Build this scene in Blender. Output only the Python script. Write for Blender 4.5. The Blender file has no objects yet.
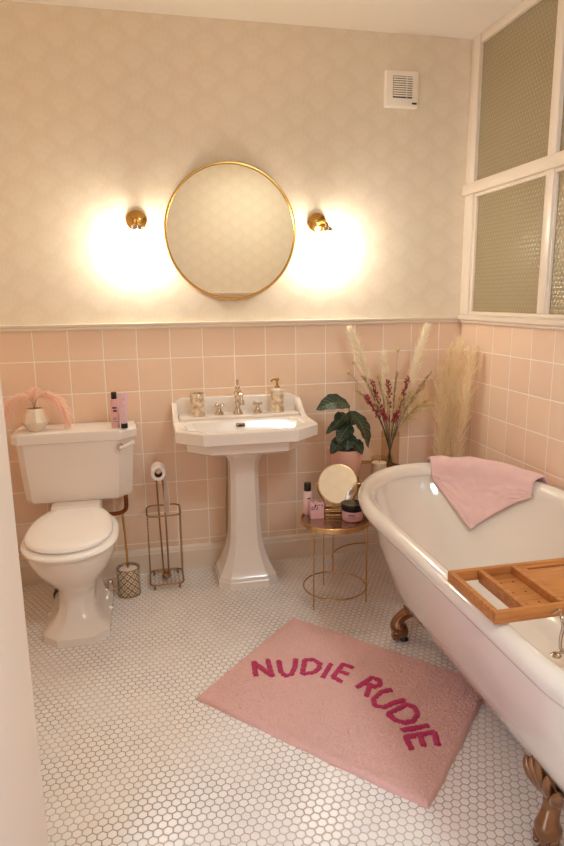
import bpy, bmesh, math, random
from mathutils import Vector, Matrix, noise
PI = math.pi
sc = bpy.context.scene
COL = sc.collection
random.seed(11)
CEIL = 2.53
XR, XL, YF = 2.096, -0.30, -3.40
RAIL0, RAIL1 = 1.205, 1.233

# ------------------------------------------------------------------ mesh helpers
def V(*a): return Vector(a)

def spline(pts, n=8, closed=False):
    P = [Vector(p) for p in pts]; out = []; m = len(P)
    for i in range(m if closed else m - 1):
        if closed: a, b, c, d = P[(i-1) % m], P[i], P[(i+1) % m], P[(i+2) % m]
        else: a, b, c, d = P[max(i-1, 0)], P[i], P[i+1], P[min(i+2, m-1)]
        for k in range(n):
            t = k / n
            out.append(0.5*((2*b) + (c-a)*t + (2*a-5*b+4*c-d)*t*t + (3*b-a-3*c+d)*t**3))
    if not closed: out.append(P[-1].copy())
    return out

def add_box(bm, x0, x1, y0, y1, z0, z1, bev=0.0, seg=2):
    r = bmesh.ops.create_cube(bm, size=1.0)
    vs = r['verts']
    for v in vs:
        v.co = V(x0+(v.co.x+.5)*(x1-x0), y0+(v.co.y+.5)*(y1-y0), z0+(v.co.z+.5)*(z1-z0))
    if bev > 0:
        es = list({e for v in vs for e in v.link_edges})
        bmesh.ops.bevel(bm, geom=es, offset=bev, segments=seg, affect='EDGES', profile=.5)

def add_loft(bm, rings, close=True, cap0=True, cap1=True, wrap=False):
    R = [[bm.verts.new(p) for p in r] for r in rings]
    n = len(R[0]); m = len(R)
    for i in range(m if wrap else m-1):
        A, B = R[i], R[(i+1) % m]
        for k in range(n if close else n-1):
            k2 = (k+1) % n
            try: bm.faces.new((A[k], A[k2], B[k2], B[k]))
            except ValueError: pass
    if not wrap and close:
        if cap0: bm.faces.new(R[0][::-1])
        if cap1: bm.faces.new(R[-1])
    return R

def add_tube(bm, pts, r, seg=8, closed=False, cap=True, flat=1.0):
    P = [Vector(p) for p in pts]; n = len(P)
    rad = r if isinstance(r, (list, tuple)) else [r]*n
    rings = []; nrm = None
    for i in range(n):
        if closed: t = (P[(i+1) % n]-P[i-1]).normalized()
        else: t = (P[min(i+1, n-1)]-P[max(i-1, 0)]).normalized()
        if nrm is None:
            a = V(0, 0, 1) if abs(t.z) < .9 else V(1, 0, 0)
            nrm = (a - t*a.dot(t)).normalized()
        else:
            nrm = nrm - t*nrm.dot(t)
            nrm = nrm.normalized() if nrm.length > 1e-6 else t.orthogonal().normalized()
        b = t.cross(nrm)
        rings.append([P[i]+rad[i]*(math.cos(2*PI*k/seg)*nrm*flat+math.sin(2*PI*k/seg)*b) for k in range(seg)])
    add_loft(bm, rings, True, cap and not closed, cap and not closed, wrap=closed)

def add_lathe(bm, prof, seg=32, loc=(0, 0, 0), M=None):
    """prof: (r,z) list; r==0 ends become poles."""
    L = Vector(loc); rows = []
    for r, z in prof:
        if r <= 1e-7: rows.append([bm.verts.new(L+V(0, 0, z))])
        else: rows.append([bm.verts.new(L+V(r*math.cos(2*PI*k/seg), r*math.sin(2*PI*k/seg), z)) for k in range(seg)])
    for A, B in zip(rows, rows[1:]):
        for k in range(seg):
            k2 = (k+1) % seg
            if len(A) == 1 and len(B) == 1: continue
            if len(A) == 1: f = (A[0], B[k2], B[k])
            elif len(B) == 1: f = (A[k], A[k2], B[0])
            else: f = (A[k], A[k2], B[k2], B[k])
            bm.faces.new(f)
    if M is not None:
        bmesh.ops.transform(bm, matrix=M, verts=[v for row in rows for v in row])
    return rows

def add_prism(bm, poly, axis, a, b, bev=0.0):
    """poly: 2D points; axis: 0,1,2 extrude axis from a to b."""
    def mk(p, c):
        q = [p[0], p[1]]; q.insert(axis, c); return Vector(q)
    A = [bm.verts.new(mk(p, a)) for p in poly]; B = [bm.verts.new(mk(p, b)) for p in poly]
    n = len(poly); fs = [bm.faces.new(A), bm.faces.new(B[::-1])]
    for k in range(n): fs.append(bm.faces.new((A[k], B[k], B[(k+1) % n], A[(k+1) % n])))
    bmesh.ops.recalc_face_normals(bm, faces=fs)
    if bev: bmesh.ops.bevel(bm, geom=list({e for v in A+B for e in v.link_edges}), offset=bev, segments=2, affect='EDGES', profile=.5)

def add_ball(bm, loc, s, sub=2, M=None):
    r = bmesh.ops.create_icosphere(bm, subdivisions=sub, radius=1.0)
    s = s if isinstance(s, (tuple, list)) else (s, s, s)
    T = Matrix.Translation(loc) @ (M.to_4x4() if M is not None else Matrix.Identity(4)) @ Matrix.Diagonal((*s, 1))
    bmesh.ops.transform(bm, matrix=T, verts=r['verts'])

def obj(name, bm, mats, parent=None, smooth=35, loc=None, recalc=True):
    if recalc: bmesh.ops.recalc_face_normals(bm, faces=bm.faces[:])
    if smooth:
        th = math.radians(smooth)
        for f in bm.faces: f.smooth = True
        for e in bm.edges:
            if len(e.link_faces) == 2 and e.calc_face_angle(0) > th: e.smooth = False
    me = bpy.data.meshes.new(name); bm.to_mesh(me); bm.free()
    for m in (mats if isinstance(mats, (list, tuple)) else [mats]): me.materials.append(m)
    o = bpy.data.objects.new(name, me); COL.objects.link(o)
    if parent: o.parent = parent
    if loc is not None: o.location = loc
    return o

def tag(o, label, cat, group=None, kind=None):
    if label: o['label'] = label
    if cat: o['category'] = cat
    if group: o['group'] = group
    if kind: o['kind'] = kind
    return o

def thing(name, label, cat, loc, rz=0, group=None):
    o = bpy.data.objects.new(name, None); COL.objects.link(o)
    o.location = loc; o.rotation_euler = (0, 0, rz); o.empty_display_size = .05
    return tag(o, label, cat, group)

def struct(name, bm, m, smooth=35, parent=None, loc=None):
    o = obj(name, bm, m, parent, smooth, loc); 
    if not parent: o['kind'] = 'structure'
    return o

NB = bmesh.new

# ------------------------------------------------------------------ material helpers
def lin(c):
    return tuple(((x/12.92) if x <= .04045 else ((x+.055)/1.055)**2.4) for x in (v/255 for v in c)) + (1.0,)

class X:
    """tiny expression builder over math nodes"""
    nt = None
    def __init__(s, k): s.k = k
    @staticmethod
    def op(o, *a):
        n = X.nt.nodes.new('ShaderNodeMath'); n.operation = o
        for i, v in enumerate(a):
            if isinstance(v, X): X.nt.links.new(v.k, n.inputs[i])
            else: n.inputs[i].default_value = v
        return X(n.outputs[0])
    def __add__(s, o): return X.op('ADD', s, o)
    def __radd__(s, o): return X.op('ADD', o, s)
    def __sub__(s, o): return X.op('SUBTRACT', s, o)
    def __rsub__(s, o): return X.op('SUBTRACT', o, s)
    def __mul__(s, o): return X.op('MULTIPLY', s, o)
    def __rmul__(s, o): return X.op('MULTIPLY', o, s)
    def __truediv__(s, o): return X.op('DIVIDE', s, o)
    def floor(s): return X.op('FLOOR', s)
    def fract(s): return X.op('FRACT', s)
    def abs(s): return X.op('ABSOLUTE', s)
    def sqrt(s): return X.op('SQRT', s)
    def sin(s): return X.op('SINE', s)
    def min(s, o): return X.op('MINIMUM', s, o)
    def max(s, o): return X.op('MAXIMUM', s, o)
    def gt(s, o): return X.op('GREATER_THAN', s, o)
    def fmod(s, o): return X.op('FLOORED_MODULO', s, o)
    def mix(s, a, b): return a + (b - a)*s if isinstance(a, X) or isinstance(b, X) else s*(b-a)+a
    def ramp(s, a, b):
        n = X.nt.nodes.new('ShaderNodeMapRange'); n.interpolation_type = 'SMOOTHSTEP'
        X.nt.links.new(s.k, n.inputs['Value']); n.inputs['From Min'].default_value = a; n.inputs['From Max'].default_value = b
        return X(n.outputs[0])

def base_mat(name):
    m = bpy.data.materials.new(name); m.use_nodes = True
    nt = m.node_tree; b = nt.nodes['Principled BSDF']; X.nt = nt
    return m, nt, b

def setp(b, **k):
    for n, v in k.items():
        b.inputs[n.replace('_', ' ')].default_value = v

def coords(nt):
    t = nt.nodes.new('ShaderNodeTexCoord'); s = nt.nodes.new('ShaderNodeSeparateXYZ')
    nt.links.new(t.outputs['Object'], s.inputs[0])
    return t.outputs['Object'], X(s.outputs[0]), X(s.outputs[1]), X(s.outputs[2])

def mixcol(nt, f, a, b):
    n = nt.nodes.new('ShaderNodeMix'); n.data_type = 'RGBA'
    if isinstance(f, X): nt.links.new(f.k, n.inputs[0])
    elif hasattr(f, 'links'): nt.links.new(f, n.inputs[0])
    else: n.inputs[0].default_value = f
    for i, c in ((6, a), (7, b)):
        if hasattr(c, 'is_output'): nt.links.new(c, n.inputs[i])
        else: n.inputs[i].default_value = c
    return n.outputs[2]

def bump(nt, b, h, strength=.3, dist=.002):
    n = nt.nodes.new('ShaderNodeBump'); n.inputs['Strength'].default_value = strength; n.inputs['Distance'].default_value = dist
    nt.links.new(h.k if isinstance(h, X) else h, n.inputs['Height']); nt.links.new(n.outputs[0], b.inputs['Normal'])

def noise_fac(nt, vec, scale, detail=3, rough=.5):
    n = nt.nodes.new('ShaderNodeTexNoise'); nt.links.new(vec, n.inputs['Vector'])
    n.inputs['Scale'].default_value = scale; n.inputs['Detail'].default_value = detail; n.inputs['Roughness'].default_value = rough
    return X(n.outputs[0])

def simple(name, rgb, rough=.5, metal=0.0, var=.06, vs=14, bmp=0, bs=80, coat=0, **k):
    """procedural colour: base with a faint noise variation, optional fine bump"""
    m, nt, b = base_mat(name)
    o, x, y, z = coords(nt)
    c = lin(rgb); d = tuple(v*(1-var) for v in c[:3]) + (1,)
    nf = noise_fac(nt, o, vs)
    nt.links.new(mixcol(nt, nf, d, c), b.inputs['Base Color'])
    setp(b, Roughness=rough, Metallic=metal)
    if coat: setp(b, Coat_Weight=coat, Coat_Roughness=.06)
    if bmp: bump(nt, b, noise_fac(nt, o, bs, 4), bmp, .002)
    for n, v in k.items(): b.inputs[n.replace('_', ' ')].default_value = v
    return m

def white_noise(nt, a, bb):
    c = nt.nodes.new('ShaderNodeCombineXYZ'); nt.links.new(a.k, c.inputs[0]); nt.links.new(bb.k, c.inputs[1])
    w = nt.nodes.new('ShaderNodeTexWhiteNoise'); w.noise_dimensions = '2D'; nt.links.new(c.outputs[0], w.inputs['Vector'])
    return X(w.outputs[0])

def tile_mat(name, axis, off, zoff):
    m, nt, b = base_mat(name); o, x, y, z = coords(nt)
    T = .152
    u = ((x if axis == 0 else y) - off)/T; w = (z - (1.219+zoff))/T
    fu, fw = u.fract(), w.fract()
    du = fu.min(1-fu)*T; dw = fw.min(1-fw)*T
    d = du.min(dw)
    g = d.ramp(.0015, .0030)          # 0 in the joint, 1 on the tile
    rnd = white_noise(nt, u.floor(), w.floor())
    mot = noise_fac(nt, o, 9, 4)
    t = rnd*.5 + mot*.5
    tile = mixcol(nt, t, lin((234, 203, 176)), lin((242, 215, 190)))
    nt.links.new(mixcol(nt, g, lin((255, 246, 232)), tile), b.inputs['Base Color'])
    setp(b, Roughness=.22)
    bump(nt, b, d.ramp(.0008, .006)+noise_fac(nt, o, 7, 2)*.25, .35, .0022)
    return m

def paper_mat(name, axis):
    m, nt, b = base_mat(name); o, x, y, z = coords(nt)
    u = x if axis == 0 else y
    W = .205; H = W/4; zz = z/1.25
    j = (zz/H).floor(); v = zz/H - j
    def dist(row, vv):
        off = (row*.5).fract()*W
        dx = ((u+off)/W).fract()*W - W/2
        return ((dx*dx) + (vv*H)*(vv*H)).sqrt(), dx
    d0, dx0 = dist(j, v); d1, dx1 = dist(j-1, v+1)
    ins = d1.gt(W/2)
    d = ins.mix(d1, d0); dx = ins.mix(dx1, dx0); h = ins.mix(v+1, v)*H
    ang = X.op('ARCTAN2', dx, h+.012)
    rays = (ang*26).sin()*.5+.5
    rings = (d*(2*PI/.026)).sin()*.5+.5
    f = (d/(W/2)).ramp(.35, 1.0)*.55 + rays*.2 + rings*.2 + noise_fac(nt, o, 6, 3)*.25
    nt.links.new(mixcol(nt, f, lin((238, 225, 204)), lin((231, 215, 192))), b.inputs['Base Color'])
    setp(b, Roughness=.62)
    bump(nt, b, rings*.5+rays*.5, .12, .0006)
    return m

def hexfield(nt, x, y, s):
    ry = s*math.sqrt(3)
    ax, ay = x.fmod(s)-s/2, y.fmod(ry)-ry/2
    bx, by = (x-s/2).fmod(s)-s/2, (y-ry/2).fmod(ry)-ry/2
    k = (ax*ax+ay*ay).gt(bx*bx+by*by)
    gx, gy = k.mix(ax, bx), k.mix(ay, by)
    d = gx.abs().max(gx.abs()*.5+gy.abs()*.8660254)
    return d, x-gx, y-gy

def floor_mat():
    m, nt, b = base_mat('white_hexagon_tile'); o, x, y, z = coords(nt)
    s = .0254
    d, cx, cy = hexfield(nt, x, y, s)
    g = d.ramp(s/2-.0022, s/2-.0010)   # 1 in the joint
    rnd = white_noise(nt, (cx*1000).floor(), (cy*1000).floor())
    t = rnd*.6+noise_fac(nt, o, 3, 3)*.4
    tile = mixcol(nt, t, lin((236, 232, 229)), lin((247, 243, 240)))
    dirt = noise_fac(nt, o, 5, 3).ramp(.35, .65)
    gr = mixcol(nt, dirt, lin((172, 155, 143)), lin((202, 187, 174)))
    nt.links.new(mixcol(nt, g, tile, gr), b.inputs['Base Color'])
    nt.links.new((g*.5+.2+rnd*.06).k, b.inputs['Roughness'])
    dome = 1-d.ramp(s/2-.0045, s/2-.0008)
    bump(nt, b, dome+rnd*.12, .55, .0012)
    return m

def glass_pat_mat():
    m, nt, b = base_mat('patterned_obscure_glass'); o, x, y, z = coords(nt)
    d, cx, cy = hexfield(nt, y, z, .021)
    dot = 1-d.ramp(.003, .0095)
    f = dot*.6+noise_fac(nt, o, 4, 2)*.4
    nt.links.new(mixcol(nt, f, lin((160, 143, 110)), lin((182, 166, 132))), b.inputs['Base Color'])
    setp(b, Roughness=.22, IOR=1.5)
    b.inputs['Transmission Weight'].default_value = .15
    bump(nt, b, dot, .5, .002)
    return m

def wood_mat(name, a, c, axis=0):
    m, nt, b = base_mat(name); o, x, y, z = coords(nt)
    mp = nt.nodes.new('ShaderNodeMapping'); nt.links.new(o, mp.inputs[0])
    sc_ = [60, 60, 60]; sc_[axis] = 4
    mp.inputs['Scale'].default_value = sc_
    n = noise_fac(nt, mp.outputs[0], 1.5, 4)
    nt.links.new(mixcol(nt, n.ramp(.3, .7), lin(a), lin(c)), b.inputs['Base Color'])
    setp(b, Roughness=.38); bump(nt, b, n, .15, .001)
    return m

def leaf_mat():
    m, nt, b = base_mat('calathea_leaf')
    t = nt.nodes.new('ShaderNodeUVMap'); s = nt.nodes.new('ShaderNodeSeparateXYZ'); nt.links.new(t.outputs[0], s.inputs[0])
    u, v = X(s.outputs[0]), (X(s.outputs[1])-.5).abs()*2
    st = (((u*9)-v*2.0)).fract()
    st = (st-.5).abs().ramp(.22, .42)
    mid = 1-v.ramp(.02, .10)
    edge = v.ramp(.82, .97)
    f = (st*.5*(1-edge)).max(mid)
    nt.links.new(mixcol(nt, f, lin((26, 36, 24)), lin((88, 104, 66))), b.inputs['Base Color'])
    setp(b, Roughness=.48); bump(nt, b, st, .3, .002)
    return m

def strand_mat(name, a, c, rough=.75):
    m, nt, b = base_mat(name); o, x, y, z = coords(nt)
    nt.links.new(mixcol(nt, noise_fac(nt, o, 35, 3), lin(a), lin(c)), b.inputs['Base Color'])
    setp(b, Roughness=rough)
    tr = nt.nodes.new('ShaderNodeBsdfTranslucent'); tr.inputs[0].default_value = lin(c)
    ms = nt.nodes.new('ShaderNodeMixShader'); ms.inputs[0].default_value = .5
    out = nt.nodes['Material Output']
    nt.links.new(b.outputs[0], ms.inputs[1]); nt.links.new(tr.outputs[0], ms.inputs[2]); nt.links.new(ms.outputs[0], out.inputs[0])
    return m

def clear_glass(name, tint=(255, 250, 245), rough=0.0):
    m, nt, b = base_mat(name)
    g = nt.nodes.new('ShaderNodeBsdfTransparent'); g.inputs['Color'].default_value = lin(tint)
    gl = nt.nodes.new('ShaderNodeBsdfGlossy'); gl.inputs['Roughness'].default_value = .03
    fr = nt.nodes.new('ShaderNodeFresnel'); fr.inputs['IOR'].default_value = 1.4
    mx = nt.nodes.new('ShaderNodeMixShader'); ge = nt.nodes.new('ShaderNodeNewGeometry'); fk = X(fr.outputs[0])*(1-X(ge.outputs['Backfacing'])); nt.links.new(fk.k, mx.inputs[0]); nt.links.new(g.outputs[0], mx.inputs[1]); nt.links.new(gl.outputs[0], mx.inputs[2])
    nt.links.new(mx.outputs[0], nt.nodes['Material Output'].inputs[0])
    return m

def emis(name, rgb, s):
    m, nt, b = base_mat(name)
    setp(b, Base_Color=(.9, .85, .78, 1), Roughness=.3, Emission_Color=rgb, Emission_Strength=s)
    return m

def lattice_mat(name, cream, gold, sx=.034):
    """metallic diamond lattice over a cream body (u round the cylinder, z up)"""
    m, nt, b = base_mat(name); o, x, y, z = coords(nt)
    a = X.op('ARCTAN2', y, x)*(.052/sx)
    p = (a+z/sx).fract(); q = (a-z/sx).fract()
    d = (p-.5).abs().max((q-.5).abs())
    g = d.ramp(.36, .42)
    g2 = (p-.5).abs().min((q-.5).abs())
    dot = 1-(p-.5).abs().max((q-.5).abs()).ramp(.10, .16)
    k = g.max(dot)
    nt.links.new(mixcol(nt, k, lin(cream), lin(gold)), b.inputs['Base Color'])
    nt.links.new((k*.9).k, b.inputs['Metallic']); setp(b, Roughness=.32)
    bump(nt, b, k, .5, .001)
    return m

def mercury_mat():
    m, nt, b = base_mat('mercury_glass'); o, x, y, z = coords(nt)
    n = noise_fac(nt, o, 42, 5, .65).ramp(.42, .62)
    nt.links.new(mixcol(nt, n, lin((240, 226, 206)), lin((206, 184, 150))), b.inputs['Base Color'])
    nt.links.new((n*.5+.35).k, b.inputs['Metallic']); setp(b, Roughness=.3)
    return m

M = {}
M['ceramic'] = simple('white_ceramic', (238, 228, 219), .18, var=.02, vs=3, coat=.3)
M['enamel'] = simple('white_enamel', (232, 220, 207), .05, var=.025, vs=3, coat=1.0)
M['plastic'] = simple('white_plastic', (250, 245, 241), .2, var=.02)
M['paint'] = simple('white_gloss_paint', (236, 222, 205), .3, var=.03, vs=6)
M['ceil'] = simple('ceiling_paint', (242, 234, 222), .75, var=.03, vs=2)
M['doorpaint'] = simple('cream_door_paint', (232, 214, 196), .35, var=.03, vs=5)
M['tile_b'] = tile_mat('pink_wall_tile_back', 0, 0.0, 0.0)
M['tile_s'] = tile_mat('pink_wall_tile_side', 1, -.315, .003)
M['paper_b'] = paper_mat('scallop_wallpaper_back', 0)
M['paper_s'] = paper_mat('scallop_wallpaper_side', 1)
M['floor'] = floor_mat()
M['glasspat'] = glass_pat_mat()
M['brass'] = simple('polished_brass', (204, 158, 86), .22, 1.0, var=.08, vs=20)
M['goldwire'] = simple('gold_wire', (216, 178, 124), .25, 1.0, var=.1, vs=30)
M['rosegold'] = simple('antique_gold_wire', (176, 140, 104), .28, 1.0, var=.12, vs=30)
M['chrome'] = simple('chrome', (214, 200, 186), .1, 1.0, var=.02)
M['nickel'] = simple('warm_nickel', (186, 168, 146), .16, 1.0, var=.04)
M['copper'] = simple('copper_pipe', (146, 84, 52), .3, 1.0, var=.1)
M['bronze'] = simple('bronze_claw', (160, 112, 70), .25, .75, var=.4, vs=26, coat=.5)
M['mirror'] = simple('mirror_silver', (226, 208, 184), .015, 1.0, var=.0)
M['black'] = simple('black_plastic', (26, 22, 22), .3, var=.1)
M['pinkbottle'] = simple('pink_plastic', (232, 180, 182), .35, var=.04)
M['lilac'] = simple('lilac_tube', (232, 198, 208), .35, var=.04)
M['palepink'] = simple('pale_pink_plastic', (238, 200, 194), .35, var=.04)
M['printdark'] = simple('dark_plum_print', (92, 48, 66), .5, var=.1)
M['paperroll'] = simple('tissue_paper', (240, 230, 228), .9, var=.03, bmp=.2, bs=200)
M['card'] = simple('brown_card', (120, 84, 60), .8, var=.1)
M['towel'] = simple('pink_towel', (236, 194, 188), .95, var=.10, vs=40, bmp=.9, bs=420, Sheen_Weight=.4)
M['rug'] = simple('pink_rug_pile', (243, 194, 184), .98, var=.24, vs=130, bmp=1.0, bs=300, Sheen_Weight=.35)
M['letter'] = simple('magenta_rug_pile', (196, 44, 98), .98, var=.2, vs=90, bmp=1.0, bs=300, Sheen_Weight=.2)
M['pot'] = simple('pink_terracotta', (240, 186, 164), .55, var=.06, vs=10)
M['soil'] = simple('potting_soil', (44, 30, 24), .95, var=.5, vs=60, bmp=1, bs=120)
M['leaf'] = leaf_mat()
M['stemgreen'] = simple('green_stem', (84, 92, 56), .6, var=.2)
M['drystem'] = simple('dry_stem', (168, 132, 84), .7, var=.15)
M['pampas'] = strand_mat('cream_pampas', (255, 243, 216), (255, 250, 236))
M['pampas2'] = strand_mat('golden_pampas', (255, 234, 196), (255, 246, 222))
M['peach'] = strand_mat('peach_feather', (255, 220, 202), (255, 236, 224))
M['oat'] = strand_mat('dry_oat', (206, 184, 128), (236, 218, 170))
M['blossom'] = strand_mat('dark_pink_blossom', (176, 66, 76), (216, 112, 116))
M['glass'] = clear_glass('clear_glass', (246, 240, 232))
M['smoke'] = clear_glass('tabletop_glass', (225, 205, 190))
M['wax'] = simple('cream_wax', (252, 243, 228), .5, var=.03, Subsurface_Weight=.2)
M['bamboo'] = wood_mat('bamboo_wood', (170, 104, 52), (196, 128, 68), 0)
M['lattice'] = lattice_mat('cream_gold_lattice', (222, 206, 182), (150, 120, 86), .034)
M['mercury'] = mercury_mat()
M['pearl'] = simple('pearl_glass', (248, 232, 212), .12, .25, var=.25, vs=24, coat=.8)
M['dark'] = simple('dark_shade_and_nameplate', (58, 46, 38), .8, var=.1)  # paints the shade inside openings; also the nameplate's own dark colour
M['grille'] = simple('vent_plastic', (246, 236, 222), .4, var=.03)
WARM = (1.0, .95, .81, 1)
M['lampglass'] = emis('lit_opal_glass', WARM, 51.0)
M['skirting'] = simple('skirting_paint', (232, 216, 198), .35, var=.04, vs=6)

# ------------------------------------------------------------------ setting
bm = NB(); add_box(bm, -1.6, XR+.95, YF-.12, .12, -.12, 0.0); struct('floor', bm, M['floor'])
bm = NB(); add_box(bm, XL-.12, XR+.95, YF-.12, .12, CEIL, CEIL+.12); struct('ceiling', bm, M['ceil'])

def two_tone(name, boxes, mats, cut=1.219):
    b = NB()
    for (x0, x1, y0, y1, z0, z1) in boxes:
        if z0 < cut < z1:
            add_box(b, x0, x1, y0, y1, z0, cut); add_box(b, x0, x1, y0, y1, cut, z1)
        else: add_box(b, x0, x1, y0, y1, z0, z1)
    for f in b.faces: f.material_index = 0 if f.calc_center_median().z < cut-1e-4 else 1
    return struct(name, b, mats, 0)
two_tone('wall_back', [(XL-.12, XR+.95, 0, .12, 0, CEIL)], [M['tile_b'], M['paper_b']])
two_tone('wall_front', [(XL-.12, XR+.95, YF-.12, YF, 0, CEIL)], [M['tile_b'], M['paper_b']])
two_tone('wall_right', [(XR, XR+.10, YF, 0, 0, 1.222)], [M['tile_s'], M['tile_s']], 2.0)
DY0, DY1, DZ = -2.98, -2.22, 2.02
two_tone('wall_left', [(XL-.12, XL, DY1, 0, 0, CEIL), (XL-.12, XL, YF, DY0, 0, CEIL), (XL-.12, XL, DY0, DY1, DZ, CEIL)], [M['tile_s'], M['paper_s']])

# dado rails
def rail_profile(): return [(0, RAIL0), (.012, RAIL0), (.016, RAIL0+.006), (.016, RAIL0+.012), (.024, RAIL0+.018), (.026, RAIL1-.002), (.024, RAIL1), (0, RAIL1)]
b = NB(); add_prism(b, [(-p[0], p[1]) for p in rail_profile()], 0, XL, XR); struct('trim_1', b, M['paint'], 30)
b = NB(); add_prism(b, [(YF+p[0], p[1]) for p in rail_profile()], 0, XL, XR); struct('trim_2', b, M['paint'], 30)
b = NB(); add_prism(b, [(XR-p[0], p[1]) for p in [(0, 1.203), (.014, 1.203), (.018, 1.209), (.018, 1.214), (.030, 1.222), (.032, 1.232), (.032, 1.238), (.020, 1.244), (0, 1.244)]], 1, YF+.027, -.027)
struct('trim_3', b, M['paint'], 30)
# skirting boards
def skirt(): return [(0, 0), (.018, 0), (.018, .098), (.013, .104), (.012, .112), (.006, .122), (0, .126)]
b = NB(); add_prism(b, [(-p[0], p[1]) for p in skirt()], 0, XL, XR); struct('baseboard_back', b, M['skirting'], 30)
b = NB(); add_prism(b, [(XR-p[0], p[1]) for p in skirt()], 1, YF, -.018); struct('baseboard_right', b, M['skirting'], 30)
b = NB(); add_prism(b, [(XL+p[0], p[1]) for p in skirt()], 1, DY1+.09, -.018); struct('baseboard_left', b, M['skirting'], 30)

# internal glazed partition on top of the right wall
b = NB(); wy = [-.0, -.085]
def wb(y0, y1, z0, z1, x0=-.010, x1=.055, bev=.004): add_box(b, XR+x0, XR+x1, y0, y1, z0, z1, bev)
wb(-.080, 0, 1.244, 2.53)                       # corner post
wb(-.104, -.080, 1.262, 1.815, -.002, .05)        # inner bead of the lower pane
wb(YF, 0, 1.822, 1.874, -.026, .055)            # transom
wb(YF, -.085, 1.806, 1.822, -.006, .05)
wb(YF, -.084, 2.486, 2.5295, -.008)                          # head
wb(YF, -.085, 1.244, 1.262, -.008, .05)         # sill
for k in range(5):
    y = -.648-.60*k
    wb(y-.052, y, 1.262, 2.486)
    wb(y-.060, y+.008, 1.262, 1.815, -.002, .05, .003)
win = struct('window_1', b, M['paint'], 30)
for k in range(6):
    y1 = -.088-.6*k + (0 if k == 0 else .0); y1 = -.078 if k == 0 else -.69-.6*(k-1)
    y0 = max(-.658-.6*k, YF)
    for (z0, z1) in ((1.255, 1.82), (1.87, 2.49)):
        b = NB(); add_box(b, XR+.009, XR+.017, y0, y1, z0, z1)
        obj('pane', b, M['glasspat'], win, 0)
# dim space behind the partition
b = NB(); add_box(b, XR+.95, XR+1.0, YF-.12, 0.12, 0, CEIL); struct('wall_beyond', b, M['ceil'])

# door standing open at the left of the camera, with its frame in the left wall
b = NB()
for (y0, y1) in ((DY1-.002, DY1+.085), (DY0-.085, DY0+.002)):
    add_box(b, XL, XL+.018, y0, y1, 0, DZ+.085, .004)
add_box(b, XL, XL+.018, DY0-.085, DY1+.085, DZ, DZ+.085, .004)
add_box(b, XL-.12, XL, DY1-.02, DY1, 0, DZ, .002); add_box(b, XL-.12, XL, DY0, DY0+.02, 0, DZ, .002); add_box(b, XL-.12, XL, DY0, DY1, DZ-.02, DZ, .002)
struct('trim_4', b, M['doorpaint'])
hx, hy, fx, fy = -.268, -2.215, .230, -1.752
dl = math.hypot(fx-hx, fy-hy); ang = math.atan2(fy-hy, fx-hx)
b = NB()
T_, ST = .038, .110
add_box(b, 0, ST, 0, T_, .012, 1.99, .002); add_box(b, dl-ST, dl, 0, T_, .012, 1.99, .002)
for (z0, z1) in ((.012, .22), (.98, 1.20), (1.88, 1.99)): add_box(b, ST, dl-ST, 0, T_, z0, z1, .001)
add_box(b, ST-.01, dl-ST+.01, .012, T_-.012, .2, 1.9)
door = struct('door_1', b, M['doorpaint'], 30, loc=(hx, hy, 0)); door.rotation_euler = (0, 0, ang)
b = NB()
for (z0, z1) in ((.22, .98), (1.20, 1.88)):
    for s, yy in ((0, 0.0), (1, T_-.012)):
        add_box(b, ST, ST+.016, yy, yy+.012, z0, z1, .004); add_box(b, dl-ST-.016, dl-ST, yy, yy+.012, z0, z1, .004)
        add_box(b, ST, dl-ST, yy, yy+.012, z0, z0+.016, .004); add_box(b, ST, dl-ST, yy, yy+.012, z1-.016, z1, .004)
obj('panel_moulding', b, M['doorpaint'], door, 30)
for s in (-1, 1):
    b = NB()
    y = 0 if s < 0 else T_
    add_tube(b, [(dl-.10, y, 1.07), (dl-.10, y+s*.045, 1.07)], [.018, .012], 12)
    add_ball(b, (dl-.10, y+s*.055, 1.07), .026)
    obj('door_knob', b, M['brass'], door)

# ------------------------------------------------------------------ toilet
TX = .162
def oval(cx, cy, hw, fy_, by, z, n=40, p=2.2, back_p=2.6):
    """egg-shaped ring: front at y=fy_, back at y=by, widest at cy"""
    out = []
    for k in range(n):
        a = 2*PI*k/n; c, s = math.cos(a), math.sin(a)
        e = 2/(p if s < 0 else back_p)
        x = hw*math.copysign(abs(c)**e, c)
        y = math.copysign(abs(s)**e, s)*((cy-fy_) if s < 0 else (by-cy))
        out.append(V(cx+x, cy+y, z))
    return out
def octa(cx, y0, y1, hw, z, ch, lf=1.0):
    """chamfered rectangle, ch = (chx, chy) front corners, tiny at the back"""
    a, c = ch; e = min(a, .012)
    return [V(cx-hw+e, y1, z), V(cx-hw, y1-e, z), V(cx-hw, y0+c*lf, z), V(cx-hw+a*lf, y0, z), V(cx+hw-a, y0, z), V(cx+hw, y0+c, z), V(cx+hw, y1-e, z), V(cx+hw-e, y1, z)]
toilet = thing('toilet', 'white ceramic toilet with closed lid, cistern and chrome flush lever', 'toilet', (TX, -.35, 0))
def T(o): o.matrix_parent_inverse = Matrix.Translation(toilet.location).inverted(); return o
b = NB()
rings = []
def base_oct(z, hw, y0, y1, ch): 
    r = octa(TX, y0, y1, hw, z, (ch, ch)); 
    out = []
    for i in range(8):
        p, q = r[i], r[(i+1) % 8]
        for t in range(5): out.append(p.lerp(q, t/5))
    # rotate so index 0 is at +x, counter-clockwise
    k = max(range(40), key=lambda i: out[i].x - abs(out[i].y-(y0+y1)/2)*.3)
    out = out[k:]+out[:k]
    if (out[5].y < out[0].y): out = [out[0]]+out[1:][::-1]
    return out
rings.append(base_oct(0.0, .128, -.625, -.20, .06))
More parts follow.
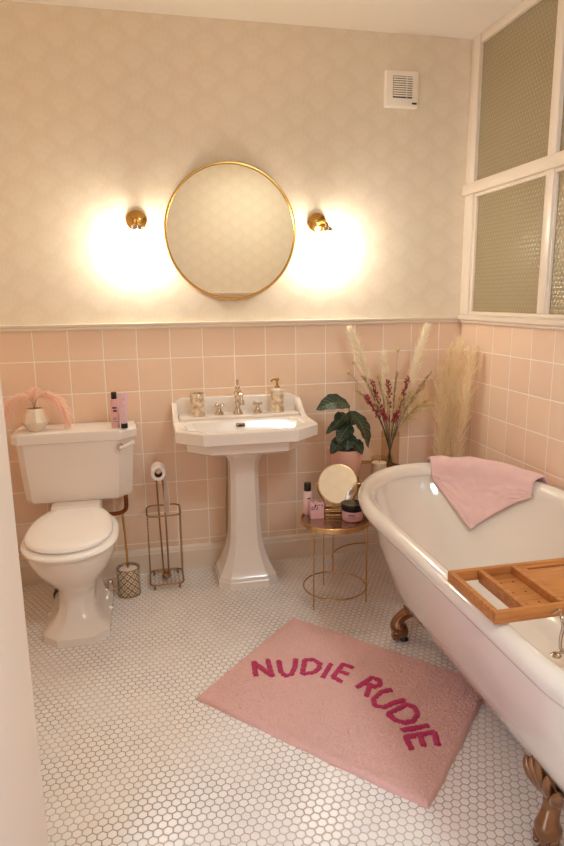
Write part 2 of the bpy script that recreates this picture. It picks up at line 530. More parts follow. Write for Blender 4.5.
rings.append(base_oct(.032, .128, -.625, -.20, .06))
rings.append(base_oct(.040, .120, -.615, -.20, .056))
rings.append(base_oct(.062, .092, -.580, -.19, .046))
rings.append(base_oct(.095, .073, -.553, -.18, .042))
rings.append(base_oct(.140, .067, -.535, -.17, .038))
rings.append(oval(TX, -.38, .076, -.545, -.17, .185, p=2.8))
rings.append(oval(TX, -.42, .094, -.585, -.16, .225, p=2.6))
rings.append(oval(TX, -.45, .122, -.635, -.15, .265, p=2.4))
rings.append(oval(TX, -.47, .150, -.680, -.14, .310, p=2.3))
rings.append(oval(TX, -.48, .166, -.708, -.13, .350, p=2.2))
rings.append(oval(TX, -.49, .172, -.720, -.12, .385, p=2.1))
rings.append(oval(TX, -.49, .170, -.716, -.12, .392, p=2.1))
rings.append(oval(TX, -.49, .130, -.670, -.27, .392, p=2.1))
rings.append(oval(TX, -.47, .09, -.60, -.32, .28, p=2.0))
add_loft(b, rings)
add_box(b, TX-.112, TX+.100, -.25, -.03, .372, .455, .012)     # shelf that carries the cistern
T(obj('bowl', b, M['ceramic'], toilet, 40))
b = NB()
SZ = .396
add_loft(b, [oval(TX, -.50, hw, fy_, by, z) for hw, fy_, by, z in ((.176, -.726, -.215, SZ), (.184, -.738, -.208, SZ+.006), (.186, -.741, -.206, SZ+.014), (.181, -.735, -.21, SZ+.021), (.166, -.715, -.225, SZ+.023))])
T(obj('seat', b, M['plastic'], toilet, 50))
b = NB()
def lidring(hw, fy_, z): return oval(TX-.005, -.50, hw, fy_, -.192, z, p=2.1, back_p=2.35)
add_loft(b, [lidring(.154, -.692, SZ+.0235), lidring(.164, -.704, SZ+.027), lidring(.168, -.710, SZ+.034), lidring(.165, -.706, SZ+.042), lidring(.154, -.692, SZ+.047), lidring(.10, -.63, SZ+.050)])
T(obj('lid', b, M['plastic'], toilet, 60))
for s in (-1, 1):
    b = NB(); add_tube(b, [(TX+s*.07-.02, -.212, SZ+.03), (TX+s*.07+.02, -.212, SZ+.03)], .012, 12)
    T(obj('hinge', b, M['plastic'], toilet))
b = NB()
CX = .170
cr = []
for z, hw, y0, c in ((.452, .209, -.172, .05), (.457, .221, -.18, .055), (.470, .229, -.186, .058), (.60, .240, -.190, .06), (.736, .249, -.194, .064)):
    cr.append(octa(CX, y0, -.012, hw, z, (c, c), .5))
add_loft(b, cr); T(obj('cistern', b, M['ceramic'], toilet, 25))
b = NB()
lr = []
for z, g in ((.728, -.004), (.730, 0), (.764, 0), (.773, -.004), (.778, -.012)):
    lr.append(octa(CX, -.203-g, -.010, .265+g, z, (.070, .070), .42))
add_loft(b, lr); T(obj('cistern_lid', b, M['ceramic'], toilet, 30))
b = NB(); lx = CX+.212
add_tube(b, [(lx-.025, -.186, .697), (lx-.025, -.213, .697)], [.017, .013], 16)
add_ball(b, (lx-.025, -.216, .697), (.013, .008, .013))
lev = T(obj('flush_lever', b, M['chrome'], toilet)); lev['label'] = 'chrome flush lever with white ceramic handle'
b = NB(); add_tube(b, spline([(lx-.022, -.222, .697), (lx+.01, -.228, .707), (lx+.042, -.226, .722)], 5), [.007]*4+[.010]*5+[.012, .010], 12)
h = obj('lever_handle', b, M['ceramic'], lev, 60); h['label'] = 'white ceramic lever handle'
b = NB()
add_tube(b, spline([(CX+.195, -.10, .462), (CX+.196, -.10, .39), (CX+.185, -.10, .365), (CX+.15, -.10, .355), (TX+.06, -.10, .352)], 6), .010, 10)
pp = T(obj('supply_pipe', b, M['copper'], toilet)); pp['label'] = 'copper supply pipe under cistern'
for s in (-1, 1):
    b = NB(); add_ball(b, (TX+s*.122, -.40, .034), (.012, .012, .009))
    T(obj('bolt_cap', b, M['plastic'], toilet))
b = NB(); add_tube(b, [(TX+.118, -.25, .02), (TX+.118, -.25, .075)], .013, 10); add_tube(b, [(TX+.09, -.25, .05), (TX+.145, -.25, .05)], .008, 8); add_ball(b, (TX+.118, -.255, .085), .014)
v = T(obj('isolation_valve', b, M['chrome'], toilet)); v['label'] = 'chrome isolation valve'
b = NB(); add_box(b, TX-.14, TX-.085, -.20, -.14, 0.0, .03, .006); T(obj('floor_clip', b, M['black'], toilet))

# ------------------------------------------------------------------ things on the cistern
LZ = .778
vase = thing('bud_vase', 'small pearly faceted vase holding peach pampas on the toilet cistern', 'vase', (.004, -.133, LZ))
b = NB()
pr = [(.026, 0), (.036, .008), (.057, .042), (.055, .052), (.036, .098), (.030, .100), (.033, .092), (.050, .052), (.03, .012), (0, .012)]
add_lathe(b, pr, 14); obj('vase_body', b, M['pearl'], vase, 20)

def strands(bm, axis_pts, n, L0, L1, spread, w=.0011, droop=0.0, seg=3, t0=0.0, t1=1.0, up=.75, fade=True):
    """feathery plume: n tapering ribbons leaving a curved axis"""
    P = axis_pts; m = len(P)-1
    for i in range(n):
        t = t0+(t1-t0)*random.random(); f = t*m; k = min(int(f), m-1)
        p = P[k].lerp(P[k+1], f-k); tan = (P[k+1]-P[k]).normalized()
        a = random.random()*2*PI
        o = tan.orthogonal().normalized(); o = o*math.cos(a)+tan.cross(o)*math.sin(a)
        env = math.sin(PI*min(1, (t-t0)/(t1-t0)*.8+.16))**.8 if fade else 1
        L = (L0+(L1-L0)*random.random())*(.2+.8*env)
        d = (tan*up+o*spread*(.4+.8*random.random())).normalized()
        side = d.cross(V(random.uniform(-1, 1), random.uniform(-1, 1), random.uniform(-1, 1))).normalized()
        prev = None
        for s in range(seg+1):
            q = s/seg; c = p+d*L*q+V(0, 0, -droop*L*q*q)
            ww = w*(1-q*.85)
            cur = (bm.verts.new(c-side*ww), bm.verts.new(c+side*ww))
            if prev: bm.faces.new((prev[0], prev[1], cur[1], cur[0]))
            prev = cur

def plume(name, label, cat, pts, mat, stem_mat, n, L0, L1, spread, group=None, stem_r=.0016, t0=.0, droop=.1, head=None, w=.0011, up=.75):
    """pts in world: base -> tip; the feathery head covers the curve from parameter t0"""
    base = Vector(pts[0]); P = [p-base for p in spline(pts, 8)]
    b = NB(); strands(b, P, n, L0, L1, spread, w=w, droop=droop, t0=t0, up=up)
    o = obj(name, b, mat, None, 0, base, recalc=False); tag(o, label, cat, group)
    b = NB(); add_tube(b, P, [stem_r*(1-.6*i/(len(P)-1)) for i in range(len(P))], 6); obj('stem', b, stem_mat, o)
    return o

fdefs = [([(.002, -.125, LZ+.03), (.0, -.125, LZ+.115), (-.03, -.128, LZ+.155), (-.08, -.13, LZ+.135), (-.125, -.13, LZ+.075), (-.145, -.13, LZ+.02)], 'peach pampas sprig drooping to the left from the pearly vase'),
         ([(.006, -.125, LZ+.03), (.008, -.125, LZ+.115), (.04, -.125, LZ+.160), (.09, -.128, LZ+.145), (.13, -.13, LZ+.085), (.14, -.132, LZ+.02)], 'peach pampas sprig drooping to the right from the pearly vase'),
         ([(.004, -.12, LZ+.03), (.004, -.118, LZ+.115), (.0, -.112, LZ+.155), (.01, -.105, LZ+.185)], 'short peach pampas sprig standing upright in the pearly vase')]
for i, (pts, lab) in enumerate(fdefs):
    plume('pampas_sprig', lab, 'dried flower', pts, M['peach'], M['drystem'], 900 if i < 2 else 450, .03, .062, .75, 'peach pampas sprigs in the pearly vase', t0=.30, droop=.5, up=.6, w=.0012)

def bottle(name, label, loc, prof, capprof, m, mc, group=None, rz=0, prints=None, seg=24):
    t = thing(name, label, 'bottle', loc, rz, group)
    b = NB(); add_lathe(b, prof, seg); obj('bottle_body', b, m, t)
    b = NB(); add_lathe(b, capprof, seg); c = obj('cap', b, mc, t); c['label'] = 'black cap'
    if prints:
        R, rows = prints
        for (z, h_, a0, a1) in rows:
            b = NB(); n = 8; q = [(R*math.cos(a0+(a1-a0)*k/n), R*math.sin(a0+(a1-a0)*k/n)) for k in range(n+1)]
            for k in range(n):
                b.faces.new([b.verts.new((q[k][0], q[k][1], z)), b.verts.new((q[k+1][0], q[k+1][1], z)), b.verts.new((q[k+1][0], q[k+1][1], z+h_)), b.verts.new((q[k][0], q[k][1], z+h_))])
            obj('label_print', b, M['printdark'], t, 0)
    return t
A0 = -PI/2
bottle('shower_bottle', 'tall pink bottle with black cap on the toilet cistern', (.345, -.155, LZ),
       [(0, 0), (.017, 0), (.0185, .003), (.0185, .122), (.015, .129), (.010, .130), (0, .130)], [(0, .130), (.0115, .130), (.0125, .132), (.0125, .158), (.011, .160), (0, .160)],
       M['pinkbottle'], M['black'], prints=(.01875, [(.088, .008, A0-.5, A0+.5), (.074, .008, A0-.35, A0+.5), (.045, .002, A0-.5, A0+.4), (.04, .002, A0-.5, A0+.2), (.03, .002, A0-.5, A0+.5)]))
tube = thing('cream_tube', 'lilac squeeze tube standing on its black cap on the toilet cistern', 'tube', (.383, -.172, LZ), .1)
b = NB(); rr = []
for z, hx_, hy_ in ((.020, .013, .013), (.03, .0155, .0155), (.08, .018, .012), (.13, .0195, .006), (.148, .0205, .002), (.156, .0205, .0015)):
    rr.append([V(hx_*math.cos(2*PI*k/24), hy_*math.sin(2*PI*k/24), z) for k in range(24)])
add_loft(b, rr); obj('tube_body', b, M['lilac'], tube, 40)
b = NB(); add_lathe(b, [(0, 0), (.0145, 0), (.0155, .002), (.0145, .021), (0, .021)], 24); obj('cap', b, M['black'], tube)['label'] = 'black screw cap'
for (z, x0, x1, h_) in ((.124, -.006, .008, .012), (.098, -.004, .006, .008), (.07, -.006, .002, .003), (.062, -.006, .0, .002)):
    b = NB(); yy = -.0165+.085*(z-.03) - .0016
    b.faces.new([b.verts.new((x0, yy-.001, z)), b.verts.new((x1, yy-.001, z)), b.verts.new((x1, yy+.0005, z+h_)), b.verts.new((x0, yy+.0005, z+h_))])
    obj('label_print', b, M['pinkbottle'], tube, 0)

# ------------------------------------------------------------------ toilet brush in its pot
hold = thing('toilet_brush_pot', 'round cream pot with gold lattice pattern on floor beside the toilet', 'brush pot', (.360, -.212, 0))
b = NB(); add_lathe(b, [(0, 0), (.050, 0), (.052, .003), (.052, .128), (.050, .130), (.0465, .130), (.0465, .008), (0, .008)], 36); obj('pot_body', b, M['lattice'], hold)
for z in (.003, .129):
    b = NB(); add_tube(b, [(.0515*math.cos(2*PI*k/36), .0515*math.sin(2*PI*k/36), z) for k in range(36)], .0022, 6, closed=True)
    obj('rim_band', b, M['rosegold'], hold)
br = thing('toilet_brush', 'toilet brush with slim gold handle standing in the lattice pot', 'toilet brush', (.360, -.212, .0085))
b = NB(); add_tube(b, [(0, 0, .12), (-.002, .001, .25), (-.009, .003, .375)], [.0048, .0048, .0052], 12); add_ball(b, (-.009, .003, .375), .0056); obj('handle', b, M['brass'], br)['label'] = 'gold handle'
b = NB(); add_lathe(b, [(0, .108), (.040, .108), (.042, .111), (.041, .115), (.02, .119), (0, .12)], 28); obj('lid_disc', b, M['ceramic'], br)
b = NB(); add_lathe(b, [(0, .0), (.018, .002), (.030, .02), (.031, .06), (.022, .08), (.006, .086), (.005, .12), (0, .12)], 20); obj('bristle_head', b, M['plastic'], br)

# ------------------------------------------------------------------ toilet roll stand
st = thing('toilet_roll_stand', 'antique gold wire toilet roll stand on floor between toilet and basin', 'toilet roll stand', (.535, -.125, 0))
def racetrack(hx_, hy_, z, n=10, r=.032):
    out = []
    for cx_, cy_, a0 in ((hx_-r, hy_-r, 0), (-hx_+r, hy_-r, PI/2), (-hx_+r, -hy_+r, PI), (hx_-r, -hy_+r, 1.5*PI)):
        for k in range(n+1):
            a = a0+PI/2*k/n; out.append(V(cx_+r*math.cos(a), cy_+r*math.sin(a), z))
    return out
b = NB()
add_tube(b, racetrack(.078, .086, .022), .0042, 8, closed=True)
for k in range(-3, 4): add_tube(b, [(k*.019, -.083, .022), (k*.019, .083, .022)], .0014, 5)
for sx in (-1, 1):
    for sy in (-1, 1): add_lathe(b, [(0, 0), (.0055, 0), (.006, .004), (.004, .02), (0, .022)], 10, (sx*.058, sy*.082, 0))
obj('base_ring', b, M['rosegold'], st)
b = NB(); add_tube(b, racetrack(.078, .080, .360, r=.034), .0042, 8, closed=True); obj('top_ring', b, M['rosegold'], st)
for sx, sy in ((-1, -1), (1, -1), (-1, 1), (1, 1)):
    b = NB(); L = .334
    for ph in (0, PI):
        pts = [(sx*(.076)+.0024*math.cos(ph+i*PI/3.2), sy*(.048)+.0024*math.sin(ph+i*PI/3.2), .024+L*i/64) for i in range(65)]
        add_tube(b, pts, .0014, 5)
    obj('twisted_side_wire', b, M['rosegold'], st)
b = NB()
add_lathe(b, [(0, .018), (.024, .018), (.022, .026), (.010, .032), (.008, .040), (0, .042)], 20, (0, 0.02, 0))
obj('centre_boss', b, M['rosegold'], st)
for sx in (-1, 1):
    b = NB()
    add_tube(b, spline([(sx*.012, .02, .03), (sx*.014-.003, .03, .2), (sx*.015-.008, .036, .44), (sx*.012-.013, .037, .52)], 5), .0042, 8); obj('upright', b, M['rosegold'], st)
b = NB(); add_tube(b, spline([(-.013, .037, .516), (-.014, .050, .548), (-.015, .038, .568), (-.015, -.02, .572), (-.015, -.072, .572)], 5), .006, 10)
add_lathe(b, [(0, -.004), (.013, -.004), (.015, 0), (.012, .006), (0, .008)], 20, M=Matrix.Translation((-.015, -.073, .572)) @ Matrix.Rotation(PI/2, 4, 'X')); obj('roll_arm', b, M['nickel'], st)
roll = thing('toilet_roll', 'white toilet roll on the gold stand with one sheet hanging down', 'toilet roll', (.523, -.165, .598))
roll.location = (.520, -.149, .572-.0115)
MR = Matrix.Rotation(PI/2, 4, 'X')
b = NB(); add_lathe(b, [(.0175, -.05), (.0315, -.05), (.0325, -.048), (.0325, .048), (.0315, .05), (.0175, .05), (.0175, -.05)], 36, M=MR); obj('paper', b, M['paperroll'], roll)
b = NB(); add_lathe(b, [(.0168, -.0495), (.0174, -.0495), (.0174, .0495), (.0168, .0495), (.0168, -.0495)], 30, M=MR); obj('cardboard_core', b, M['card'], roll)['label'] = 'brown cardboard core'
b = NB(); 
sh = [(.0324*math.cos(a), .0324*math.sin(a)) for a in (PI*.35, PI*.2, PI*.1, 0)]+[(.0322, -.03), (.032, -.08), (.031, -.13), (.029, -.18), (.027, -.215)]
tw_ = lambda z: .011*min(1, max(0, -z/.1))
P0 = [V(x+.0008+tw_(z), -.047, z) for x, z in sh]; P1 = [V(x+.0008-tw_(z), .047, z) for x, z in sh]; P0[-1].z += .012
add_loft(b, [[p for p in P0], [p for p in P1], [p+V(.0012, 0, 0) for p in P1], [p+V(.0012, 0, 0) for p in P0]], close=False, wrap=True); obj('hanging_sheet', b, M['paperroll'], roll, 40)

# ------------------------------------------------------------------ pedestal basin
BX = .913
sink = thing('pedestal_basin', 'white octagonal pedestal basin with chrome taps under the round mirror', 'basin', (BX, -.20, 0))
def S(o): o.matrix_parent_inverse = Matrix.Translation(sink.location).inverted(); return o
def oc2(hw, y0, y1, z, cf, cb=.03, n=4):
    cx_, cy_ = cf
    c = [V(BX+hw, y1-cb, z), V(BX+hw-cb, y1, z), V(BX-hw+cb, y1, z), V(BX-hw, y1-cb, z), V(BX-hw, y0+cy_, z), V(BX-hw+cx_, y0, z), V(BX+hw-cx_, y0, z), V(BX+hw, y0+cy_, z)]
    out = []
    for i in range(8):
        p, q = c[i], c[(i+1) % 8]
        for t in range(n): out.append(p.lerp(q, t/n))
    return out
b = NB(); RZ = .788
rings = [oc2(.095, -.30, -.08, .655, (.04, .04)), oc2(.13, -.33, -.07, .66, (.05, .05)), oc2(.245, -.385, -.03, .672, (.09, .085)), oc2(.262, -.40, -.015, .682, (.095, .09)),
         oc2(.270, -.408, -.008, .726, (.098, .092)), oc2(.308, -.446, -.002, .730, (.108, .10)), oc2(.314, -.452, -.002, .735, (.11, .102)), oc2(.316, -.454, -.002, RZ-.006, (.11, .102)), oc2(.313, -.451, -.002, RZ-.001, (.109, .101)),
         oc2(.305, -.443, -.002, RZ, (.107, .099)),
         oc2(.272, -.410, -.155, RZ-.003, (.09, .085)), oc2(.262, -.400, -.165, RZ-.010, (.088, .083)), oc2(.236, -.375, -.185, RZ-.06, (.075, .07)), oc2(.18, -.33, -.215, RZ-.105, (.06, .05)), oc2(.05, -.27, -.235, RZ-.118, (.01, .01), .01)]
add_loft(b, rings)
# tap ledge, upstand and its curved wings
add_box(b, BX-.285, BX+.285, -.140, -.002, RZ-.004, RZ+.012, .006)
add_prism(b, [(BX-.313, RZ-.01), (BX+.313, RZ-.01), (BX+.313, RZ+.050), (BX+.297, RZ+.072), (BX+.262, RZ+.088), (BX-.262, RZ+.088), (BX-.297, RZ+.072), (BX-.313, RZ+.050)], 1, -.034, -.001, .004)
for s in (-1, 1):
    x0, x1 = (BX+s*.314, BX+s*.288)
    poly = [(-.002, RZ-.005), (-.002, RZ+.070), (-.035, RZ+.066), (-.07, RZ+.052), (-.10, RZ+.030), (-.13, RZ+.012), (-.17, RZ+.003), (-.20, RZ-.005)]
    add_prism(b, poly, 0, min(x0, x1), max(x0, x1), .004)
S(obj('basin', b, M['ceramic'], sink, 25))
b = NB()
def oc3(hw, hd, z, cy_=-.165, c=.34):
    return [V(BX+sx*hw*(1 if k == 0 else 1-c), cy_+sy*hd*(1-c if k == 0 else 1), z) for sx, sy, k in ((1, -1, 0), (1, 1, 0), (1, 1, 1), (-1, 1, 1), (-1, 1, 0), (-1, -1, 0), (-1, -1, 1), (1, -1, 1))]
pr = [(.0, .140, .130), (.032, .140, .130), (.037, .136, .126), (.052, .133, .124), (.060, .126, .118), (.085, .115, .106), (.115, .102, .096), (.15, .090, .087), (.19, .080, .079), (.235, .074, .073), (.30, .071, .070), (.50, .066, .066), (.565, .066, .066), (.60, .070, .070), (.63, .084, .084), (.650, .104, .100), (.662, .12, .11)]
add_loft(b, [oc3(hw, hd, z, -.170) for z, hw, hd in pr]); S(obj('pedestal', b, M['ceramic'], sink, 22))
b = NB()
add_tube(b, spline([(BX-.062, -.05, 0.0), (BX-.062, -.05, .3), (BX-.05, -.06, .6)], 4), .012, 10); S(obj('waste_pipe', b, M['nickel'], sink))
# taps
FZ = RZ+.012; FX, FY = .906, -.105
b = NB()
add_lathe(b, [(0, 0), (.024, 0), (.025, .004), (.022, .010), (.015, .022), (.011, .034), (.010, .045), (.014, .052), (.015, .058), (.011, .066), (.012, .078), (.018, .092), (.019, .104), (.013, .112), (.010, .118), (.013, .124), (.012, .132), (.006, .138), (.005, .150), (.007, .156), (.006, .164), (0, .167)], 24, (FX, FY, FZ))
add_tube(b, spline([(FX, FY, FZ+.10), (FX+.002, FY-.03, FZ+.118), (FX+.003, FY-.065, FZ+.112), (FX+.004, FY-.088, FZ+.092), (FX+.004, FY-.092, FZ+.074)], 5), [.0085]*16+[.0085, .009, .0095, .0105, .011], 14)
add_lathe(b, [(.009, 0), (.013, 0), (.013, .018), (.010, .022), (0, .022)], 16, (FX+.004, FY-.092, FZ+.060))
f = S(obj('mixer_spout', b, M['chrome'], sink, 40)); f['label'] = 'chrome swan neck spout'
for s, tx in ((-1, .818), (1, 1.002)):
    b = NB()
    add_lathe(b, [(0, 0), (.022, 0), (.023, .004), (.019, .011), (.012, .022), (.009, .034), (.010, .040), (.013, .044), (.012, .050), (0, .052)], 20, (tx, -.095, FZ))
    for a in range(4):
        q = a*PI/2+.5; d = V(math.cos(q), math.sin(q), 0)
        c0 = V(tx, -.095, FZ+.046)
        add_tube(b, [c0, c0+d*.022], [.0055, .0048], 10); add_ball(b, c0+d*.023, .0068)
    h = S(obj('tap_handle', b, M['chrome'], sink, 40))
    b = NB(); add_lathe(b, [(0, .051), (.010, .051), (.011, .055), (.008, .061), (0, .063)], 18, (tx, -.095, FZ))
    S(obj('tap_button', b, M['ceramic'], sink)).parent = h
b = NB(); add_box(b, FX-.022, FX+.022, -.188, -.160, RZ-.034, RZ-.016, .006); o = S(obj('overflow', b, M['nickel'], sink))
b = NB(); add_box(b, FX-.015, FX+.015, -.190, -.162, RZ-.030, RZ-.020, .003); S(obj('overflow_slot_shade', b, M['dark'], sink)).parent = o  # dark block in front of the plate stands for shade in the slot
b = NB(); add_lathe(b, [(0, 0), (.022, 0), (.022, .004), (.015, .006), (0, .005)], 20, (BX, -.255, RZ-.118)); S(obj('plughole', b, M['chrome'], sink))

tum = tag(None or obj('tumbler', (lambda b: (add_lathe(b, [(0, 0), (.030, 0), (.033, .002), (.034, .006), (.034, .106), (.033, .108), (.0305, .107), (.0305, .012), (0, .010)], 32), b)[1])(NB()), M['mercury'], None, 35, (.717, -.098, FZ)), 'mottled gold tumbler standing at the left end of the basin ledge', 'tumbler')
dis = thing('soap_dispenser', 'mottled gold soap dispenser with pump on the right of the basin ledge', 'soap dispenser', (1.100, -.092, FZ))
b = NB(); add_lathe(b, [(0, 0), (.030, 0), (.032, .002), (.0325, .006), (.0325, .098), (.031, .102), (0, .102)], 32); obj('dispenser_body', b, M['mercury'], dis)
b = NB(); add_lathe(b, [(.0, .1021), (.031, .1021), (.032, .105), (.031, .110), (.014, .113), (.014, .118), (0, .118)], 28); obj('collar', b, M['ceramic'], dis)
b = NB(); add_lathe(b, [(0, .118), (.012, .118), (.012, .126), (.006, .128), (.005, .150), (.009, .151), (.010, .160), (.008, .163), (0, .164)], 18); add_tube(b, spline([(0, 0, .158), (-.016, -.012, .160), (-.030, -.02, .156), (-.034, -.023, .150)], 4), .0036, 8); obj('pump', b, M['brass'], dis)['label'] = 'gold pump'

# ------------------------------------------------------------------ round mirror, sconces, fan
mir = thing('round_mirror', 'large round wall mirror with thin gold frame above the basin', 'mirror', (.9085, -.012, 1.638))
mir.rotation_euler = (math.radians(1.35), 0, 0)
MM = Matrix.Rotation(PI/2, 4, 'X')
b = NB(); add_lathe(b, [(.2945, -.004), (.2945, .016), (.297, .019), (.303, .019), (.3055, .016), (.3055, -.004), (.2945, -.004)], 96, M=MM); obj('frame', b, M['brass'], mir)['label'] = 'thin gold frame'
b = NB(); add_lathe(b, [(0, -.003), (.2944, -.003), (.2944, .010), (0, .010)], 96, M=MM); obj('mirror_glass', b, M['mirror'], mir, 30)

def sconce(x, z, lab, rz):
    t = thing('wall_light', lab, 'wall light', (x, 0, z), 0, 'brass wall lights beside the mirror')
    b = NB(); add_lathe(b, [(0, 0), (.044, 0), (.0455, .003), (.0455, .008), (.040, .014), (.018, .022), (0, .024)], 36, M=MM); obj('backplate', b, M['brass'], t)
    b = NB(); add_tube(b, spline([(0, -.02, 0), (rz*.35, -.05, .002), (rz*.8, -.078, -.006), (rz, -.088, -.026)], 5), .0068, 12); add_ball(b, (0, -.024, 0), .013); obj('arm', b, M['brass'], t)
    b = NB(); add_lathe(b, [(0, 0), (.013, 0), (.021, -.006), (.022, -.022), (.019, -.026), (0, -.026)], 24, (rz, -.088, -.024)); add_tube(b, [(rz+.020, -.088, -.034), (rz+.032, -.088, -.034)], .003, 8); obj('lamp_holder', b, M['nickel'], t)
    b = NB(); add_lathe(b, [(0, -.050), (.018, -.050), (.023, -.054), (.030, -.070), (.036, -.095), (.038, -.120), (.034, -.145), (.022, -.162), (0, -.168)], 28, (rz, -.088, 0)); obj('lit_bulb', b, M['lampglass'], t, 60)['label'] = 'glowing white bulb'
sconce(.485, 1.684, 'brass wall light with glowing bulb left of the round mirror', 0.0)
sconce(1.323, 1.686, 'brass wall light with glowing bulb right of the round mirror', .028)

fan = thing('extractor_fan', 'square white extractor fan high on the wallpapered wall', 'extractor fan', (1.7275, 0, 2.287))
b = NB(); add_box(b, -.083, .083, -.030, 0, -.080, .080, .007, 3)
obj('housing', b, M['grille'], fan)
b = NB(); add_box(b, -.046, .050, -.0308, -.028, -.040, .054); obj('fan_recess_shade', b, M['dark'], fan)  # dark plate on the housing face, painted as the recess shade
b = NB()
for k in range(9):
    z = -.034+.0098*k; add_box(b, -.045, .049, -.035, -.0295, z, z+.0062, .001)
add_box(b, .020, .023, -.0352, -.0295, -.038, .052)
obj('grille', b, M['grille'], fan)
b = NB(); add_box(b, .050, .074, -.0312, -.0300, -.0655, -.0575); obj('nameplate', b, M['dark'], fan)['label'] = 'tiny dark nameplate'

# ------------------------------------------------------------------ gold nesting tables
def table(lab, c, R, h, legang, ringz, inset=.008, arc=None):
    t = thing('side_table', lab, 'side table', (c[0], c[1], 0), 0, None)
    b = NB(); add_lathe(b, [(R-.006, h-.022), (R, h-.022), (R+.0015, h-.020), (R+.0015, h-.001), (R, h), (R-.004, h), (R-.004, h-.010), (R-.006, h-.012), (R-.006, h-.022)], 64); obj('rim', b, M['goldwire'], t)
    b = NB(); add_lathe(b, [(0, h-.016), (R-.0045, h-.016), (R-.0045, h-.009), (0, h-.009)], 64); obj('tabletop', b, M['smokemirror'], t, 30)
    for a in legang:
        b = NB(); x, y = (R-inset)*math.cos(a), (R-inset)*math.sin(a)
        add_tube(b, [(x, y, 0), (x, y, h-.018)], .0036, 10); obj('leg', b, M['goldwire'], t)
    b = NB(); r2 = R-inset-.002
    if arc: add_tube(b, [(r2*math.cos(arc[0]+(arc[1]-arc[0])*k/64), r2*math.sin(arc[0]+(arc[1]-arc[0])*k/64), ringz) for k in range(65)], .0034, 8)
    else: add_tube(b, [(r2*math.cos(2*PI*k/64), r2*math.sin(2*PI*k/64), ringz) for k in range(64)], .0034, 8, closed=True)
    obj('foot_ring', b, M['goldwire'], t)
    return t
# tinted mirror glass of the table tops
m, nt, bb = base_mat('tinted_mirror_glass'); o_, x_, y_, z_ = coords(nt)
nt.links.new(mixcol(nt, noise_fac(nt, o_, 8), lin((176, 148, 124)), lin((188, 160, 136))), bb.inputs['Base Color']); setp(bb, Metallic=.85, Roughness=.07)
M['smokemirror'] = m
C1 = (1.269, -.489); TR1 = .150
H1 = .389
def ang_of(c, p): return math.atan2(p[1]-c[1], p[0]-c[0])
table('low gold wire side table with mirrored top, in front beside the bathtub', C1, TR1, H1, [ang_of(C1, p) for p in ((1.15, -.567), (1.397, -.553), (1.259, -.347))], .066)
C2 = (1.530, -.232); TR2 = .205; H2 = .508
table('taller gold wire side table against the tiled wall behind the bathtub', C2, TR2, H2, [ang_of(C2, (1.349, -.223)), ang_of(C2, (1.669, -.11))-.1, ang_of(C2, (1.571, -.445))+.12], .062, .018, (ang_of(C2, (1.349, -.223)), ang_of(C2, (1.571, -.445))+.12))
T1Z, T2Z = H1-.009, H2-.009

bottle('toner_bottle', 'slim pale pink bottle with black cap on the low gold table', (1.170, -.392, T1Z),
       [(0, 0), (.019, 0), (.020, .002), (.020, .104), (.018, .109), (0, .110)], [(0, .110), (.0155, .110), (.0162, .112), (.0162, .144), (.015, .146), (0, .146)], M['palepink'], M['black'],
       prints=(.0202, [(.075, .006, A0-.3, A0+.4)]))
bx = thing('cosmetic_box', 'small pink carton with dark spotted top on the low gold table', 'box', (1.196, -.446, T1Z), math.radians(-3))
b = NB(); add_box(b, -.030, .030, -.020, .020, 0, .070, .0015); obj('carton', b, M['pinkbottle'], bx, 30)
b = NB(); random.seed(4)
for i in range(26):
    x, z = random.uniform(-.025, .025), random.uniform(.042, .066); a = random.random()*PI; l = random.uniform(.002, .0045); w = random.uniform(.0016, .0028)
    c = []
    for q in range(6):
        e = 2*PI*q/6; u, v_ = l*math.cos(e), w*math.sin(e)
        c.append(b.verts.new((x+u*math.cos(a)-v_*math.sin(a), -.0206, z+u*math.sin(a)+v_*math.cos(a))))
    b.faces.new(c)
for i in range(16):
    x, y = random.uniform(-.024, .024), random.uniform(-.015, .015); c = []
    for q in range(6): c.append(b.verts.new((x+.0035*math.cos(q), y+.0022*math.sin(q), .0706)))
    b.faces.new(c)
obj('spot_print', b, M['printdark'], bx, 0)['label'] = 'dark plum spotted print'
jar = thing('cream_jar', 'pink tub of cream with wide black lid on the low gold table', 'jar', (1.342, -.512, T1Z))
b = NB(); add_lathe(b, [(0, 0), (.038, 0), (.043, .003), (.046, .012), (.046, .045), (.044, .048), (0, .048)], 40); obj('jar_body', b, M['pinkbottle'], jar)
b = NB(); add_lathe(b, [(0, .048), (.0475, .048), (.0485, .050), (.0485, .074), (.046, .077), (0, .077)], 40); obj('lid', b, M['black'], jar)['label'] = 'black screw lid'
for (z, h_, a0, a1) in ((.031, .005, A0-.75, A0-.1), (.023, .0016, A0-.75, A0+.2), (.018, .0016, A0-.75, A0+.05)):
    b = NB(); n = 8; q = [(.0463*math.cos(a0+(a1-a0)*k/n), .0463*math.sin(a0+(a1-a0)*k/n)) for k in range(n+1)]
    for k in range(n): b.faces.new([b.verts.new((*q[k], z)), b.verts.new((*q[k+1], z)), b.verts.new((*q[k+1], z+h_)), b.verts.new((*q[k], z+h_))])
    obj('label_print', b, M['printdark'], jar, 0)
